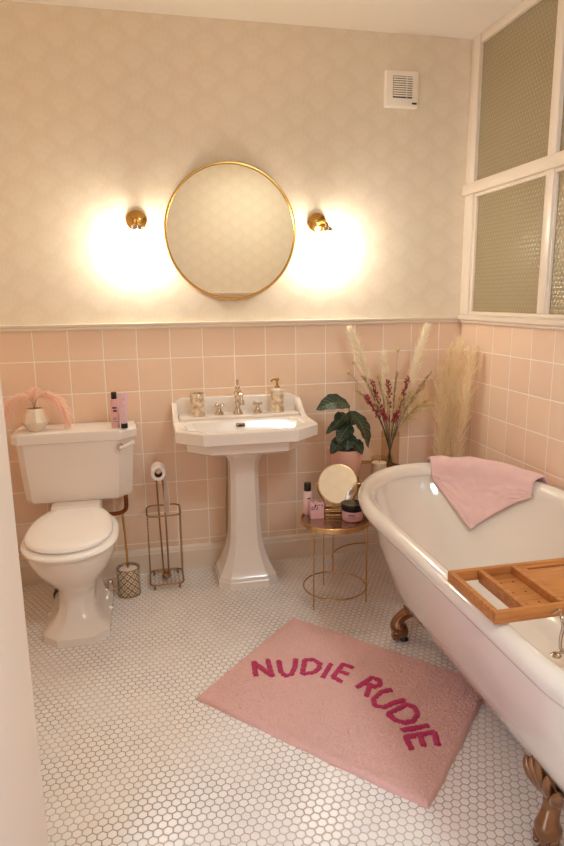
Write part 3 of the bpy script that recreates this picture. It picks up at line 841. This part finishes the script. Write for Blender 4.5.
# vanity mirror
vm = thing('vanity_mirror', 'round tilting tabletop mirror on gold stand on the low gold table', 'mirror', (1.302, -.425, T1Z), math.radians(-14))
vz, vr = .521-T1Z+.0, .0875
TL = Matrix.Translation((0, 0, vz)) @ Matrix.Rotation(math.radians(-18), 4, 'X') @ MM
b = NB(); add_lathe(b, [(0, -.003), (vr-.003, -.003), (vr-.003, .0035), (0, .0035)], 64, M=TL); obj('mirror_glass', b, M['mirror'], vm, 30)
b = NB(); add_lathe(b, [(vr-.004, -.004), (vr+.0005, -.004), (vr+.001, 0), (vr+.0005, .004), (vr-.003, .0045), (vr-.004, -.004)], 64, M=TL); obj('mirror_frame', b, M['goldwire'], vm)
b = NB()
add_tube(b, spline([(-.058, -.030, .004), (.058, -.030, .004), (.058, .040, .004), (-.058, .040, .004)], 1, True), .0032, 8, closed=True)
add_tube(b, spline([(-.058, -.030, .022), (.058, -.030, .022), (.058, .040, .022), (-.058, .040, .022)], 1, True), .0028, 8, closed=True)
for sx in (-1, 1):
    for yy in (-.03, .04): add_tube(b, [(sx*.058, yy, .003), (sx*.058, yy, .022)], .0028, 8)
    add_tube(b, spline([(sx*.058, .005, .022), (sx*.060, .006, .05), (sx*.086, .004, .10), (sx*(vr+.006), 0, vz)], 5), .003, 8)
    add_tube(b, [(sx*(vr+.001), 0, vz), (sx*(vr+.010), 0, vz)], .005, 10)
obj('stand', b, M['goldwire'], vm)

# ------------------------------------------------------------------ potted calathea
plant = thing('potted_plant', 'dark leafy striped houseplant in pink pot on the taller gold table', 'plant', (1.400, -.238, T2Z))
PH = .138
b = NB(); add_lathe(b, [(0, 0), (.058, 0), (.061, .003), (.087, PH-.006), (.088, PH-.002), (.086, PH), (.080, PH), (.076, PH-.01), (.07, PH-.02), (0, PH-.02)], 44); obj('pot', b, M['pot'], plant)
b = NB(); add_lathe(b, [(0, PH-.008), (.04, PH-.010), (.075, PH-.015), (.073, PH-.019), (0, PH-.019)], 30); obj('soil', b, M['soil'], plant)
def leaf(bm, base, tip, up, width, arch=.03, nu=14, nv=6):
    base, tip = Vector(base), Vector(tip); d = tip-base; L = d.length; d.normalize()
    up = Vector(up); up = (up-d*up.dot(d)).normalized(); side = d.cross(up)
    uv = bm.loops.layers.uv.verify(); grid = []
    for i in range(nu+1):
        t = i/nu; row = []
        wv = width*.5*(math.sin(PI*t**.8)**.72 if 0 < t < 1 else 0)*(1.0 if t < .75 else 1-(t-.75)*.5)
        wv = max(wv, .0006)
        for j in range(nv+1):
            s = j/nv*2-1
            p = base+d*L*t+up*(arch*math.sin(PI*t*.9)-.06*t*t*L)+side*wv*s+up*(abs(s)*wv*.22+.003*math.sin(t*26)*abs(s))
            row.append((bm.verts.new(p), t, (s+1)/2))
        grid.append(row)
    for i in range(nu):
        for j in range(nv):
            q = (grid[i][j], grid[i+1][j], grid[i+1][j+1], grid[i][j+1])
            f = bm.faces.new([a[0] for a in q])
            for l, a in zip(f.loops, q): l[uv].uv = (a[1], a[2])
S0 = V(.0, 0, PH-.012)
leaves = [  # base, tip, facing, width (relative to the pot's base)
    ((.012, -.01, .345), (-.160, -.045, .335), (0, -.55, .8), .105, .03),
    ((.012, -.02, .318), (.088, -.075, .150), (.6, -.7, .45), .105, .02),
    ((-.005, -.02, .28), (-.118, -.06, .225), (0, -.6, .8), .050, .012),
    ((.0, -.005, .30), (-.085, -.09, .265), (0, -.6, .8), .07, .012),
    ((.01, -.03, .255), (-.075, -.10, .19), (-.2, -.8, .6), .080, .01),
    ((-.01, -.03, .19), (-.102, -.085, .135), (-.2, -.6, .8), .075, .012),
    ((.0, -.03, .22), (-.03, -.10, .15), (0, -.9, .5), .075, .01),
    ((.02, .0, .24), (.065, .07, .30), (0, -.6, .8), .07, .015),
    ((.01, -.03, .185), (.05, -.095, .125), (.2, -.7, .6), .07, .01),
]
for bs, tp, up, w, ar in leaves:
    b = NB(); leaf(b, bs, tp, up, w, ar); lf = obj('leaf', b, M['leaf'], plant, 80, recalc=False)
    b = NB(); mid = Vector(bs)*.5+S0*.5+V(.004, .004, 0)
    add_tube(b, spline([S0+V(random.uniform(-.012, .012), random.uniform(-.012, .012), 0), mid, Vector(bs)], 5), .0022, 6); obj('leaf_stalk', b, M['stemgreen'], plant).parent = lf

# candle in glass
can = thing('candle', 'cream candle in a clear glass tumbler on the taller gold table', 'candle', (1.560, -.262, T2Z))
b = NB(); add_lathe(b, [(0, 0), (.036, 0), (.038, .003), (.039, .086), (.0375, .087), (.0362, .084), (.0355, .006), (0, .005)], 40); obj('candle_glass', b, M['glass'], can)
b = NB(); add_lathe(b, [(0, .0055), (.0350, .0062), (.0354, .060), (.030, .061), (0, .060)], 40); obj('wax', b, M['wax'], can)
b = NB(); add_tube(b, [(.002, 0, .058), (.003, 0, .072)], .0012, 6); obj('wick', b, M['black'], can)

# glass vase with dried flowers
VX, VY = 1.660, -.150
gv = thing('flower_vase', 'clear glass cylinder vase of dried flowers on the taller gold table', 'vase', (VX, VY, T2Z))
VH = .185
b = NB(); add_lathe(b, [(0, 0), (.043, 0), (.046, .003), (.046, VH-.002), (.045, VH), (.0435, VH-.002), (.0432, .012), (0, .010)], 44); obj('vase_glass', b, M['glass'], gv)
VB = V(VX, VY, T2Z+.016)
def vpath(tip, k=0.0, bend=.0):
    """stem from the bottom of the vase, through its mouth, to the tip"""
    tip = Vector(tip); d = tip-V(VX, VY, T2Z+VH); q = random.uniform(-.3, .3)
    h = V(d.x, d.y, 0); hl = h.length; h = h.normalized() if hl > 1e-6 else V(1, 0, 0)
    foot = VB - h*min(.030, hl*.12) + V(random.uniform(-.006, .006), random.uniform(-.006, .006), 0)
    mouth = V(VX, VY, T2Z+VH) + h*min(.034, hl*.22)
    m2 = mouth.lerp(tip, .5)+V(0, 0, bend)
    return [foot, mouth, m2, tip]
random.seed(21)
G = 'dried stems in the glass vase'
plume('pampas_plume', 'tall cream pampas plume leaning left in the glass vase', 'dried flower', vpath((1.452, -.125, 1.192), bend=.02), M['pampas'], M['drystem'], 1500, .035, .075, .44, G, t0=.60, droop=.1)
plume('pampas_plume', 'short cream pampas plume standing upright in the glass vase middle', 'dried flower', vpath((1.628, -.125, 1.070), bend=.02), M['pampas'], M['drystem'], 1000, .03, .065, .42, G, t0=.52, droop=.05)
plume('pampas_plume', 'tall cream pampas plume leaning right in the glass vase', 'dried flower', vpath((1.848, -.125, 1.192), bend=.01), M['pampas'], M['drystem'], 1700, .04, .090, .46, G, t0=.52, droop=.05)
plume('palm_frond', 'dry palm frond low at the right side of the glass vase', 'dried flower', vpath((1.82, -.21, .84), bend=.02), M['oat'], M['drystem'], 160, .05, .11, .8, G, t0=.45, droop=.2, w=.0022)
# pink blossom stems
bl = [((1.510, -.20, .872), 'dark pink blossom stem reaching furthest left in the glass vase'),
      ((1.556, -.15, .935), 'dark pink blossom stem below the left pampas plume in the vase'),
      ((1.640, -.16, .935), 'dark pink blossom stem beside the short middle pampas plume'),
      ((1.742, -.16, .945), 'dark pink blossom stem just left of the right pampas plume'),
      ((1.590, -.21, .80), 'short dark pink blossom stem low at the vase mouth on the left'),
      ((1.672, -.21, .79), 'short dark pink blossom stem low in front of the vase middle')]
for tip, lab in bl:
    pts = vpath(tip, bend=.012); base = Vector(pts[0]); P = [p-base for p in spline(pts, 10)]
    b = NB(); add_tube(b, P, .0016, 6)
    for i in range(14, len(P)-2, 2):
        d = V(random.uniform(-1, 1), random.uniform(-1, 1), .8).normalized()
        add_tube(b, [P[i], P[i]+d*.012, P[i]+d*.022+V(0, 0, .004)], [.0014, .0022, .0003], 4)
    o = obj('blossom_spray', b, M['stemgreen'], None, 60, base); tag(o, lab, 'dried flower', G)
    b = NB(); n0 = int(len(P)*.60)
    for i in range(n0, len(P)):
        for k in range(5):
            d = V(random.uniform(-1, 1), random.uniform(-1, 1), random.uniform(-.6, .9)).normalized()
            add_ball(b, P[i]+d*random.uniform(.004, .015), (random.uniform(.003, .0055),)*3, 1)
    obj('blossom', b, M['blossom'], o, 60)['label'] = 'dark pink blossom'
# oat / bud stems
oats = [((1.868, -.135, .955), 'arching oat stem with pale spikelets reaching furthest right from the vase', 'oat'),
        ((1.828, -.155, .905), 'shorter oat stem with pale spikelets just below the furthest right stem', 'oat'),
        ((1.800, -.12, .985), 'oat stem with pale spikelets rising along the right pampas plume', 'oat'),
        ((1.600, -.12, .955), 'leafy green bud stem between the left and middle pampas plumes', 'bud'),
        ((1.700, -.12, .965), 'leafy green bud stem between the middle and right pampas plumes', 'bud'),
        ((1.520, -.14, .955), 'oat stem with pale spikelets close to the left pampas plume', 'oat'),
        ((1.745, -.20, .885), 'short oat stem with pale spikelets in front of the right pampas plume', 'oat'),
        ((1.615, -.21, .865), 'short leafy green bud stem in front of the middle pampas plume', 'bud'),
        ((1.775, -.18, .850), 'low oat stem with pale spikelets over the right of the vase mouth', 'oat'),
        ((1.560, -.20, .835), 'low leafy green bud stem over the left of the vase mouth', 'bud'),
        ((1.690, -.20, .855), 'low leafy green bud stem over the middle of the vase mouth', 'bud'),
        ((1.475, -.19, .895), 'leafy green bud stem at the far left above the houseplant', 'bud')]
for tip, lab, kd in oats:
    pts = vpath(tip, bend=.03); base = Vector(pts[0]); P = [p-base for p in spline(pts, 12)]
    b = NB(); add_tube(b, P, .0013, 5); o = obj('oat_spray' if kd == 'oat' else 'bud_spray', b, M['stemgreen'], None, 60, base); tag(o, lab, 'dried flower', G)
    b = NB(); n0 = int(len(P)*.55)
    for i in range(n0, len(P)):
        for k in range(3 if kd == 'oat' else 3):
            tan = (P[min(i+1, len(P)-1)]-P[i-1]).normalized()
            d = (tan+V(random.uniform(-1, 1), random.uniform(-1, 1), random.uniform(-.6, .6))*.75).normalized()
            L = random.uniform(.010, .017) if kd == 'oat' else random.uniform(.008, .013)
            Q = d.to_track_quat('Z', 'Y').to_matrix()
            add_ball(b, P[i]+d*(L*.9), (.0026 if kd == 'oat' else .0034, .0026 if kd == 'oat' else .0034, L*.7), 1, Q)
    obj('spikelets' if kd == 'oat' else 'buds', b, M['oat'], o, 60)
# bunny tails on hair-thin stems
for tip, lab in (((1.470, -.13, 1.03), 'pale seed head on a thin stem left of the left pampas plume'), ((1.446, -.13, .982), 'small pale seed head hanging lowest left of the pampas plumes'), ((1.700, -.125, 1.082), 'pale seed head on a thin stem high between middle and right plumes')):
    pts = vpath(tip, bend=.04); base = Vector(pts[0]); P = [p-base for p in spline(pts, 10)]
    b = NB(); add_tube(b, P, .0007, 5); o = obj('seed_spray', b, M['drystem'], None, 60, base); tag(o, lab, 'dried flower', G)
    b = NB(); add_ball(b, P[-1], (.0085, .0085, .0125), 2); obj('seed_head', b, M['oat'], o)

# big pampas bunch standing in the corner behind the bathtub
fvase = thing('floor_vase', 'tall floor vase of golden pampas in the corner behind the bathtub', 'vase', (1.975, -.125, 0))
b = NB(); add_lathe(b, [(0, 0), (.070, 0), (.074, .004), (.082, .12), (.076, .30), (.060, .40), (.064, .42), (.060, .42), (.054, .40), (.068, .29), (.070, .02), (0, .015)], 40); obj('vase_body', b, M['pot'], fvase)
random.seed(5)
big = [((1.925, -.14, .97), 'golden pampas plume at the left edge of the corner bunch'), ((1.968, -.14, 1.07), 'golden pampas plume second from left in the corner bunch'),
       ((2.000, -.17, 1.11), 'tallest golden pampas plume in the middle of the corner bunch'), ((2.024, -.14, 1.08), 'golden pampas plume second from right in the corner bunch'),
       ((2.034, -.24, 1.06), 'golden pampas plume at the right of the bunch against the side wall')]
for i, (tip, lab) in enumerate(big):
    tip = Vector(tip); foot = V(1.975+(tip.x-1.985)*.25, -.125, .03)
    pts = [foot, foot.lerp(tip, .37)+V(0, 0, 0), foot.lerp(tip, .7)+V(.0, 0, .0), tip]
    plume('pampas_plume', lab, 'dried flower', pts, M['pampas2'], M['drystem'], 560, .06, .17, .44, 'golden pampas plumes in the corner', stem_r=.0024, t0=.42, droop=.06, w=.0019, up=.9)

# ------------------------------------------------------------------ bathtub
tub = thing('bathtub', 'white freestanding claw foot bathtub along the right wall', 'bathtub', (1.65, -1.35, 0))
TXc = 1.650
def tring(w, yb, yf, z, n=22):
    """tub outline: elliptical back end, straight sides, rounded-square front end"""
    D = .60*(w/.41)**.8; out = []
    cyb = yb-D
    for k in range(n+1):                       # right -> back -> left
        a = PI*k/n; out.append(V(TXc+w*math.cos(a), cyb+D*math.sin(a), z))
    rf = min(.26, w*.8)
    for k in range(1, 8): out.append(V(TXc-w, cyb+(yf+rf-cyb)*k/8, z))
    for k in range(n//2+1):
        a = PI+PI/2*k/(n//2); out.append(V(TXc-w+rf+rf*math.cos(a), yf+rf+rf*math.sin(a), z))
    for k in range(n//2+1):
        a = 1.5*PI+PI/2*k/(n//2); out.append(V(TXc+w-rf+rf*math.cos(a), yf+rf+rf*math.sin(a), z))
    for k in range(1, 8): out.append(V(TXc+w, yf+rf+(cyb-yf-rf)*k/8, z))
    return out
YB, YFR = -.425, -2.24
outer = [(.13, -.92, -2.00, .128), (.18, -.86, -2.04, .134), (.225, -.79, -2.07, .158), (.262, -.72, -2.09, .20), (.296, -.655, -2.11, .25), (.316, -.605, -2.125, .30), (.340, -.53, -2.15, .40), (.354, -.485, -2.17, .48), (.362, -.460, -2.185, .535)]
b = NB()
add_loft(b, [tring(*r) for r in outer], cap1=False)
inner = [(.345, -.490, -2.165, .555), (.338, -.515, -2.15, .50), (.322, -.60, -2.13, .40), (.300, -.69, -2.10, .30), (.262, -.79, -2.06, .21), (.215, -.87, -2.02, .172), (.14, -.96, -1.95, .160)]
add_loft(b, [tring(*r) for r in inner], cap0=False)
tb = obj('tub_body', b, M['enamel'], tub, 60, recalc=False)
b = NB(); prof = []
for k in range(17):
    a = math.radians(-150+ k*(330/16))   # roll-top bead from the outer underside over the top to the inner wall
    prof.append((.385+.0315*math.cos(a), .570+.030*math.sin(a)))
prof = [(.360, .533)] + prof[1:14] + [(.349, .575), (.3445, .553)]
add_loft(b, [tring(w, YB-(.4165-w), YFR+(.4165-w), z) for w, z in prof], cap0=False, cap1=False)
obj('rolled_rim', b, M['enamel'], tub, 60)
for o in tub.children: o.matrix_parent_inverse = Matrix.Translation(tub.location).inverted()
for me in (tb.data,):
    bm2 = bmesh.new(); bm2.from_mesh(me); bmesh.ops.recalc_face_normals(bm2, faces=bm2.faces[:]); bm2.to_mesh(me); bm2.free()
def claw(px, py, out, reach=0.0, lf=None):
    """S-curved lion-paw foot; out = outward horizontal direction"""
    d = Vector((out[0], out[1], 0)).normalized(); s = V(-d.y, d.x, 0); g = V(px, py, 0); u = V(0, 0, 1)
    b = NB()
    pts = spline([g-d*(.040+reach)+u*.138, g-d*(.018+reach*.8)+u*.136, g+d*(.006-reach*.5)+u*.130, g+d*(.014-reach*.15)+u*.108, g+d*.022+u*.082, g+d*.024+u*.056, g+d*.010+u*.034, g+d*.004+u*.018], 4)
    rr = spline([(.016, 0, 0), (.022, 0, 0), (.025, 0, 0), (.022, 0, 0), (.025, 0, 0), (.033, 0, 0), (.029, 0, 0), (.021, 0, 0)], 4)
    add_tube(b, pts, [r.x for r in rr], 14)
    for t in (-1, 0, 1):                       # toes
        c = g+d*(.036-.008*abs(t))+s*t*.021+u*.030
        add_ball(b, c, (.016, .013, .022), 2, Matrix((d, s, u)).transposed())
        add_ball(b, c+d*.006-u*.016, (.010, .009, .010), 2, Matrix((d, s, u)).transposed())
    f = obj('claw_foot', b, M['bronze'], tub, 50); f['label'] = 'bronze lion-paw foot'
    f.matrix_parent_inverse = Matrix.Translation(tub.location).inverted()
    ld, ls = (V(*lf), V(0, 1, 0)) if lf else (d, s)
    b = NB()                                   # acanthus leaf spread on the tub's side
    for t in (-2, -1, 0, 1, 2):
        a = g+d*(.006-reach*.55)+u*.125; e = g+ld*(.058-.006*abs(t)-reach*.85)+ls*t*(.032 if lf else .04)+u*(.250-.022*abs(t))
        add_tube(b, spline([a, a.lerp(e, .5)+ld*.008+ls*t*.007, e], 5), [.010, .012, .014, .016, .017, .017, .016, .015, .012, .008, .003], 10)
    o = obj('foot_leaf', b, M['bronze'], f, 50); o.matrix_parent_inverse = Matrix.Identity(4)
    b = NB(); add_lathe(b, [(0, 0), (.016, 0), (.017, .004), (.012, .016), (0, .018)], 16, (px, py, 0)); o = obj('foot_pad', b, M['black'], f); o['label'] = 'black foot pad'
claw(1.436, -.882, (-1, .55), .07); claw(1.418, -1.835, (-1, -.45), 0, (-1, 0, 0)); claw(1.864, -.882, (1, .55), .07); claw(1.882, -1.835, (1, -.45), 0, (1, 0, 0))
b = NB(); add_lathe(b, [(0, 0), (.03, 0), (.03, .004), (.02, .006), (0, .005)], 24, (TXc, -1.75, .160)); o = obj('plughole', b, M['chrome'], tub); o.matrix_parent_inverse = Matrix.Translation(tub.location).inverted()
b = NB(); add_tube(b, [(TXc, -1.75, 0), (TXc, -1.75, .13)], .022, 14); o = obj('waste_pipe', b, M['chrome'], tub); o.matrix_parent_inverse = Matrix.Translation(tub.location).inverted()

# curved chrome pipe by the rim in front of the tray
pipe = thing('bath_filler', 'curved chrome bath filler hose at bathtub rim in front of the wooden tray', 'bath filler', (1.300, -1.945, .60))
b = NB()
add_tube(b, spline([(.060, .10, .035), (.022, .03, .085), (.007, .002, .082), (.0105, .0, .063), (.0065, -.002, .048), (.004, -.004, .034), (.004, -.006, .020), (.012, -.010, .010), (.03, -.016, .010), (.06, -.02, .0), (.085, -.02, -.05), (.10, -.01, -.16)], 6), .0036, 12)
obj('curved_hose', b, M['nickel'], pipe)
b = NB(); add_lathe(b, [(0, 0), (.010, 0), (.011, .003), (.007, .007), (0, .008)], 18, (-.004, -.004, .0005)); add_tube(b, [(-.004, -.004, .006), (.006, -.008, .012)], .003, 8); obj('rim_bracket', b, M['nickel'], pipe)

# ------------------------------------------------------------------ towel
def inner_pt(theta, z):
    """point on the inner tub wall at ring angle theta and height z"""
    tab = inner
    for (w0, b0, f0, z0), (w1, b1, f1, z1) in zip(tab, tab[1:]):
        if z1 <= z <= z0:
            t = (z0-z)/(z0-z1); w, yb_ = w0+(w1-w0)*t, b0+(b1-b0)*t; break
    else: w, yb_ = tab[0][0], tab[0][1]
    return ring_pt(w, yb_, z, theta)
def ring_pt(w, yb_, z, theta):
    D = .60*(w/.41)**.8
    if theta < 0:   # straight right side, measured forward
        return V(TXc+w, yb_-D+theta*D, z)
    return V(TXc+w*math.cos(theta), yb_-D+D*math.sin(theta), z)
TH0, TH1, THT = math.radians(80), math.radians(17), math.radians(61)
rows = []; NU, NT = 44, 40
for i in range(NU+1):
    u = i/NU; th = TH0+(TH1-TH0)*u
    if th > THT: f_ = (TH0-th)/(TH0-THT)
    else: f_ = (th-TH1)/(THT-TH1)
    drop = .020+.185*f_
    outd = .13+.05*math.sin(u*PI)
    path = []
    wob = lambda s: .010*noise.noise(V(u*7, s*9, 1.3))+.005*math.sin(u*23+s*4)*.6
    # outside hang (bottom -> top)
    for k in range(8):
        s = k/8; z = .575-outd*(1-s)
        path.append(ring_pt(.424+.010*(1-s)+abs(wob(s)), YB+.008+abs(wob(s)), z, th))
    for k in range(9):   # over the roll
        a = PI*k/8; lift = .014+.012*math.sin(PI*u)
        w = .383+.043*math.cos(a); z = .577+(.032+lift)*math.sin(a)
        path.append(ring_pt(w, YB-(.4165-w), z+wob(a), th))
    top_in = .56
    for k in range(1, 24):
        s = k/23; z = top_in-drop*s
        p = inner_pt(th, z); c = inner_pt(th, z)
        n_ = (V(TXc, -1.2, z)-p); n_.z = .35*n_.length; n_.normalize()
        path.append(p+n_*(.013+.010*(1+math.sin(u*15+s*3+1))*.5*(.3+.7*s)+.008*abs(noise.noise(V(u*8, s*5, 7)))))
    rows.append(path)
b = NB(); vv = [[b.verts.new(p) for p in r] for r in rows]
for i in range(NU):
    for k in range(len(vv[0])-1): b.faces.new((vv[i][k], vv[i+1][k], vv[i+1][k+1], vv[i][k+1]))
tw = obj('towel', b, M['towel'], None, 80); tag(tw, 'pink bath towel draped over the far corner of the bathtub rim', 'towel')
sm = tw.modifiers.new('s', 'SOLIDIFY'); sm.thickness = .010; sm.offset = 0
sm = tw.modifiers.new('ss', 'SUBSURF'); sm.levels = 1; sm.render_levels = 1

# ------------------------------------------------------------------ bath tray
tray = thing('bath_tray', 'wooden bath caddy tray laid across the bathtub', 'bath tray', (1.235, -1.815, .602))
TW, TD, th_ = .845, .230, .034
b = NB(); w = .014
add_box(b, 0, TW, 0, w, .004, th_, .002); add_box(b, 0, TW, TD-w, TD, .004, th_, .002)
add_box(b, 0, w, w, TD-w, .004, th_, .002); add_box(b, TW-w, TW, w, TD-w, .004, th_, .002)
for x in (.080, .178, TW-.178-w, TW-.080-w): add_box(b, x, x+w, w, TD-w, .004, th_-.001, .0015)
for x0, x1 in ((.079, .095), (TW-.095, TW-.079)): add_box(b, x0, x1, .02, TD-.02, .0005, .005, .001)
obj('tray_frame', b, M['bamboo'], tray, 30)
def holed(x0, x1, z0, z1, holes):
    b = NB(); add_box(b, x0, x1, w, TD-w, z0, z1, .001); return b
for x0, x1 in ((.094, .178), (TW-.178, TW-.094)):
    b = holed(x0, x1, .006, .012, None); tr = obj('compartment_floor', b, M['bamboo'], tray, 30)
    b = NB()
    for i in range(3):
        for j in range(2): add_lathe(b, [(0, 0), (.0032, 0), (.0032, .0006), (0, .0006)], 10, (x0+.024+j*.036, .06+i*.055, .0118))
    obj('drain_hole_shade', b, M['dark'], tr)  # dark discs laid on the floor paint the shade of the holes
# centre board with a recessed bowl rest and phone slot
xa, xb = .192, TW-.192
b = NB(); add_box(b, xa, xb, w, TD-w, .018, .030, .0015)
cut_o = obj('centre_board', b, M['bamboo'], tray, 30)
def cutter(fn):
    b = NB(); fn(b); me = bpy.data.meshes.new('c'); bmesh.ops.recalc_face_normals(b, faces=b.faces[:]); b.to_mesh(me); b.free(); o = bpy.data.objects.new('c', me); COL.objects.link(o); o.parent = tray; return o
cs = [cutter(lambda q: add_lathe(q, [(0, .024), (.052, .024), (.052, .05), (0, .05)], 40, (xa+.172, .112, 0))), cutter(lambda q: add_box(q, xa+.020, xa+.135, .190, .200, .022, .05)), cutter(lambda q: add_box(q, xa+.25, xb-.03, .04, .19, .025, .05))]
bpy.context.view_layer.update()
for c in cs:
    md = cut_o.modifiers.new('b', 'BOOLEAN'); md.object = c; md.operation = 'DIFFERENCE'; md.solver = 'EXACT'
bpy.context.view_layer.update()
me = bpy.data.meshes.new_from_object(cut_o.evaluated_get(bpy.context.evaluated_depsgraph_get()))
cut_o.modifiers.clear(); cut_o.data = me
for c in cs: bpy.data.objects.remove(c, do_unlink=True)

# ------------------------------------------------------------------ bath rug
import numpy as np
RC = Vector((1.042, -.622, 0))                   # corner nearest the wall
RU = Vector((.681, -.732, 0)).normalized()       # long side direction
RV = Vector((-.707, -.707, 0))
RL, RW = .833, .631
b = NB(); nx, ny = 300, 226; g = []
for i in range(nx+1):
    row = []
    for j in range(ny+1):
        u, v_ = i/nx*RL, j/ny*RW
        e = min(u, v_, RL-u, RW-v_)
        prof = min(1, e/.014); hgt = .015*math.sqrt(max(0, 1-(1-prof)**2))
        p = RC+RU*u+RV*v_
        wob = .004*noise.noise(V(u*9, v_*9, 3))
        jit = V(noise.noise(p*170), noise.noise(p*170+V(7, 7, 7)), 0)*.0032
        if e < .004: p = p+(RU*(wob if min(u, RL-u) < .004 else 0)+RV*(wob if min(v_, RW-v_) < .004 else 0))
        hz = hgt+prof*(.0030*noise.noise(p*110)+.0058*noise.noise(p*260)+.002*noise.noise(p*14)) if e > 0 else .001
        q = p+jit*prof-RC; q.z = max(.001, hz)
        row.append(b.verts.new(q))
    g.append(row)
for i in range(nx):
    for j in range(ny): b.faces.new((g[i][j], g[i+1][j], g[i+1][j+1], g[i][j+1]))
bot = [g[i][0] for i in range(nx+1)]+[g[nx][j] for j in range(1, ny+1)]+[g[i][ny] for i in range(nx-1, -1, -1)]+[g[0][j] for j in range(ny-1, 0, -1)]
low = [b.verts.new((p.co.x, p.co.y, .0)) for p in bot]
for k in range(len(bot)): b.faces.new((bot[k], low[k], low[(k+1) % len(bot)], bot[(k+1) % len(bot)]))
b.faces.new(low)
rug = obj('bath_rug', b, M['rug'], None, 80, RC); tag(rug, 'pink tufted bath rug with magenta lettering on white hexagon floor', 'rug')
LET = [('N', [[(0.823, -0.919), (0.816, -1.006)], [(0.823, -0.919), (0.871, -1.019)], [(0.876, -0.917), (0.872, -1.023)]]), ('U', [[(0.915, -0.934), (0.908, -1.001), (0.919, -1.032), (0.942, -1.025), (0.964, -0.984), (0.978, -0.939)]]), ('D', [[(1.011, -0.95), (0.979, -1.034)], [(1.011, -0.95), (1.042, -0.955), (1.058, -0.987), (1.048, -1.014), (1.02, -1.035), (0.979, -1.034)]]), ('I', [[(1.097, -0.999), (1.044, -1.071)]]), ('E', [[(1.14, -1.009), (1.081, -1.076)], [(1.14, -1.009), (1.171, -1.041)], [(1.109, -1.045), (1.14, -1.074)], [(1.081, -1.076), (1.104, -1.111)]]),
       ('R', [[(1.143, -1.153), (1.215, -1.11)], [(1.215, -1.11), (1.235, -1.131), (1.229, -1.155), (1.206, -1.164), (1.179, -1.136)], [(1.191, -1.153), (1.159, -1.207)]]), ('U', [[(1.257, -1.192), (1.218, -1.195), (1.177, -1.226), (1.17, -1.259), (1.194, -1.274), (1.238, -1.258), (1.278, -1.253)]]), ('D', [[(1.195, -1.307), (1.275, -1.276)], [(1.275, -1.276), (1.294, -1.296), (1.288, -1.331), (1.262, -1.357), (1.228, -1.359), (1.208, -1.339), (1.195, -1.307)]]), ('I', [[(1.206, -1.389), (1.299, -1.389)]]), ('E', [[(1.205, -1.42), (1.304, -1.42)], [(1.208, -1.42), (1.204, -1.475)], [(1.254, -1.421), (1.245, -1.471)], [(1.303, -1.422), (1.287, -1.476)]])]
for ch, ss in LET:
    b = NB()
    for s in ss:
        P = []
        for (x0, y0), (x1, y1) in zip(s, s[1:]):
            n = max(2, int(math.hypot(x1-x0, y1-y0)/.004))
            for k in range(n): P.append(V(x0+(x1-x0)*k/n, y0+(y1-y0)*k/n, 0))
        P.append(V(*s[-1], 0))
        rad = []; Q = []
        for p in P:
            rad.append(.0100+.0018*noise.noise(p*120))
            Q.append(V(p.x, p.y, .0150+.0016*noise.noise(p*90))-RC)
        seg = 12
        add_tube(b, Q, rad, seg, flat=.62)
    for v in b.verts: v.co += V(noise.noise((v.co)*230), noise.noise(v.co*230+V(3, 3, 3)), noise.noise(v.co*260+V(9, 9, 9)))*.0022
    o = obj('letter', b, M['letter'], rug, 70); o['label'] = 'magenta tufted letter ' + ch

# ------------------------------------------------------------------ camera, light, view
cam = bpy.data.cameras.new('camera'); co = bpy.data.objects.new('camera', cam); COL.objects.link(co); sc.camera = co
CP = (0.491459, -2.970355, 1.344160); yaw, pit, rol, FPX = .215603392, .201336531, -.0115451883, 619.0666
cy_, sy_, cp_, sp_ = math.cos(yaw), math.sin(yaw), math.cos(pit), math.sin(pit)
fw = V(sy_*cp_, cy_*cp_, -sp_); rt = V(cy_, -sy_, 0); up_ = rt.cross(fw)
r2, u2 = math.cos(rol)*rt+math.sin(rol)*up_, -math.sin(rol)*rt+math.cos(rol)*up_
mw = Matrix((r2, u2, -fw)).transposed().to_4x4(); mw.translation = CP; co.matrix_world = mw
cam.sensor_fit = 'VERTICAL'; cam.sensor_height = 24; cam.sensor_width = 24; cam.lens = FPX/846*24; cam.clip_start = .02

# added fill lamp behind the camera, shaped as a flush ceiling disc
lamp = thing('ceiling_fill_light', 'round white fill light added on the ceiling behind the viewpoint', 'fill light', (1.56, -2.60, CEIL))
b = NB(); add_lathe(b, [(0, 0), (.28, 0), (.28, -.03), (.26, -.05), (0, -.05)], 40); obj('lamp_body', b, M['plastic'], lamp)
LM = emis('fill_light_diffuser', (.76, .92, 1.0, 1), 20.0)
b = NB(); add_lathe(b, [(0, -.0505), (.250, -.0505), (.23, -.07), (0, -.09)], 40); obj('diffuser', b, LM, lamp)
# daylight: the sky itself, entering through the open doorway
w = bpy.data.worlds.new('world'); sc.world = w; w.use_nodes = True
w.node_tree.nodes['Background'].inputs[0].default_value = (.52, .68, 1.0, 1); w.node_tree.nodes['Background'].inputs[1].default_value = 2.1
vs = sc.view_settings; vs.view_transform = 'Standard'; vs.look = 'None'; vs.gamma = 1; vs.exposure = 0.85; vs.use_curve_mapping = False
sc.cycles.use_denoising = True
sc.cycles.transparent_max_bounces = 24; sc.cycles.max_bounces = 12; sc.cycles.diffuse_bounces = 9; sc.cycles.sample_clamp_indirect = 8
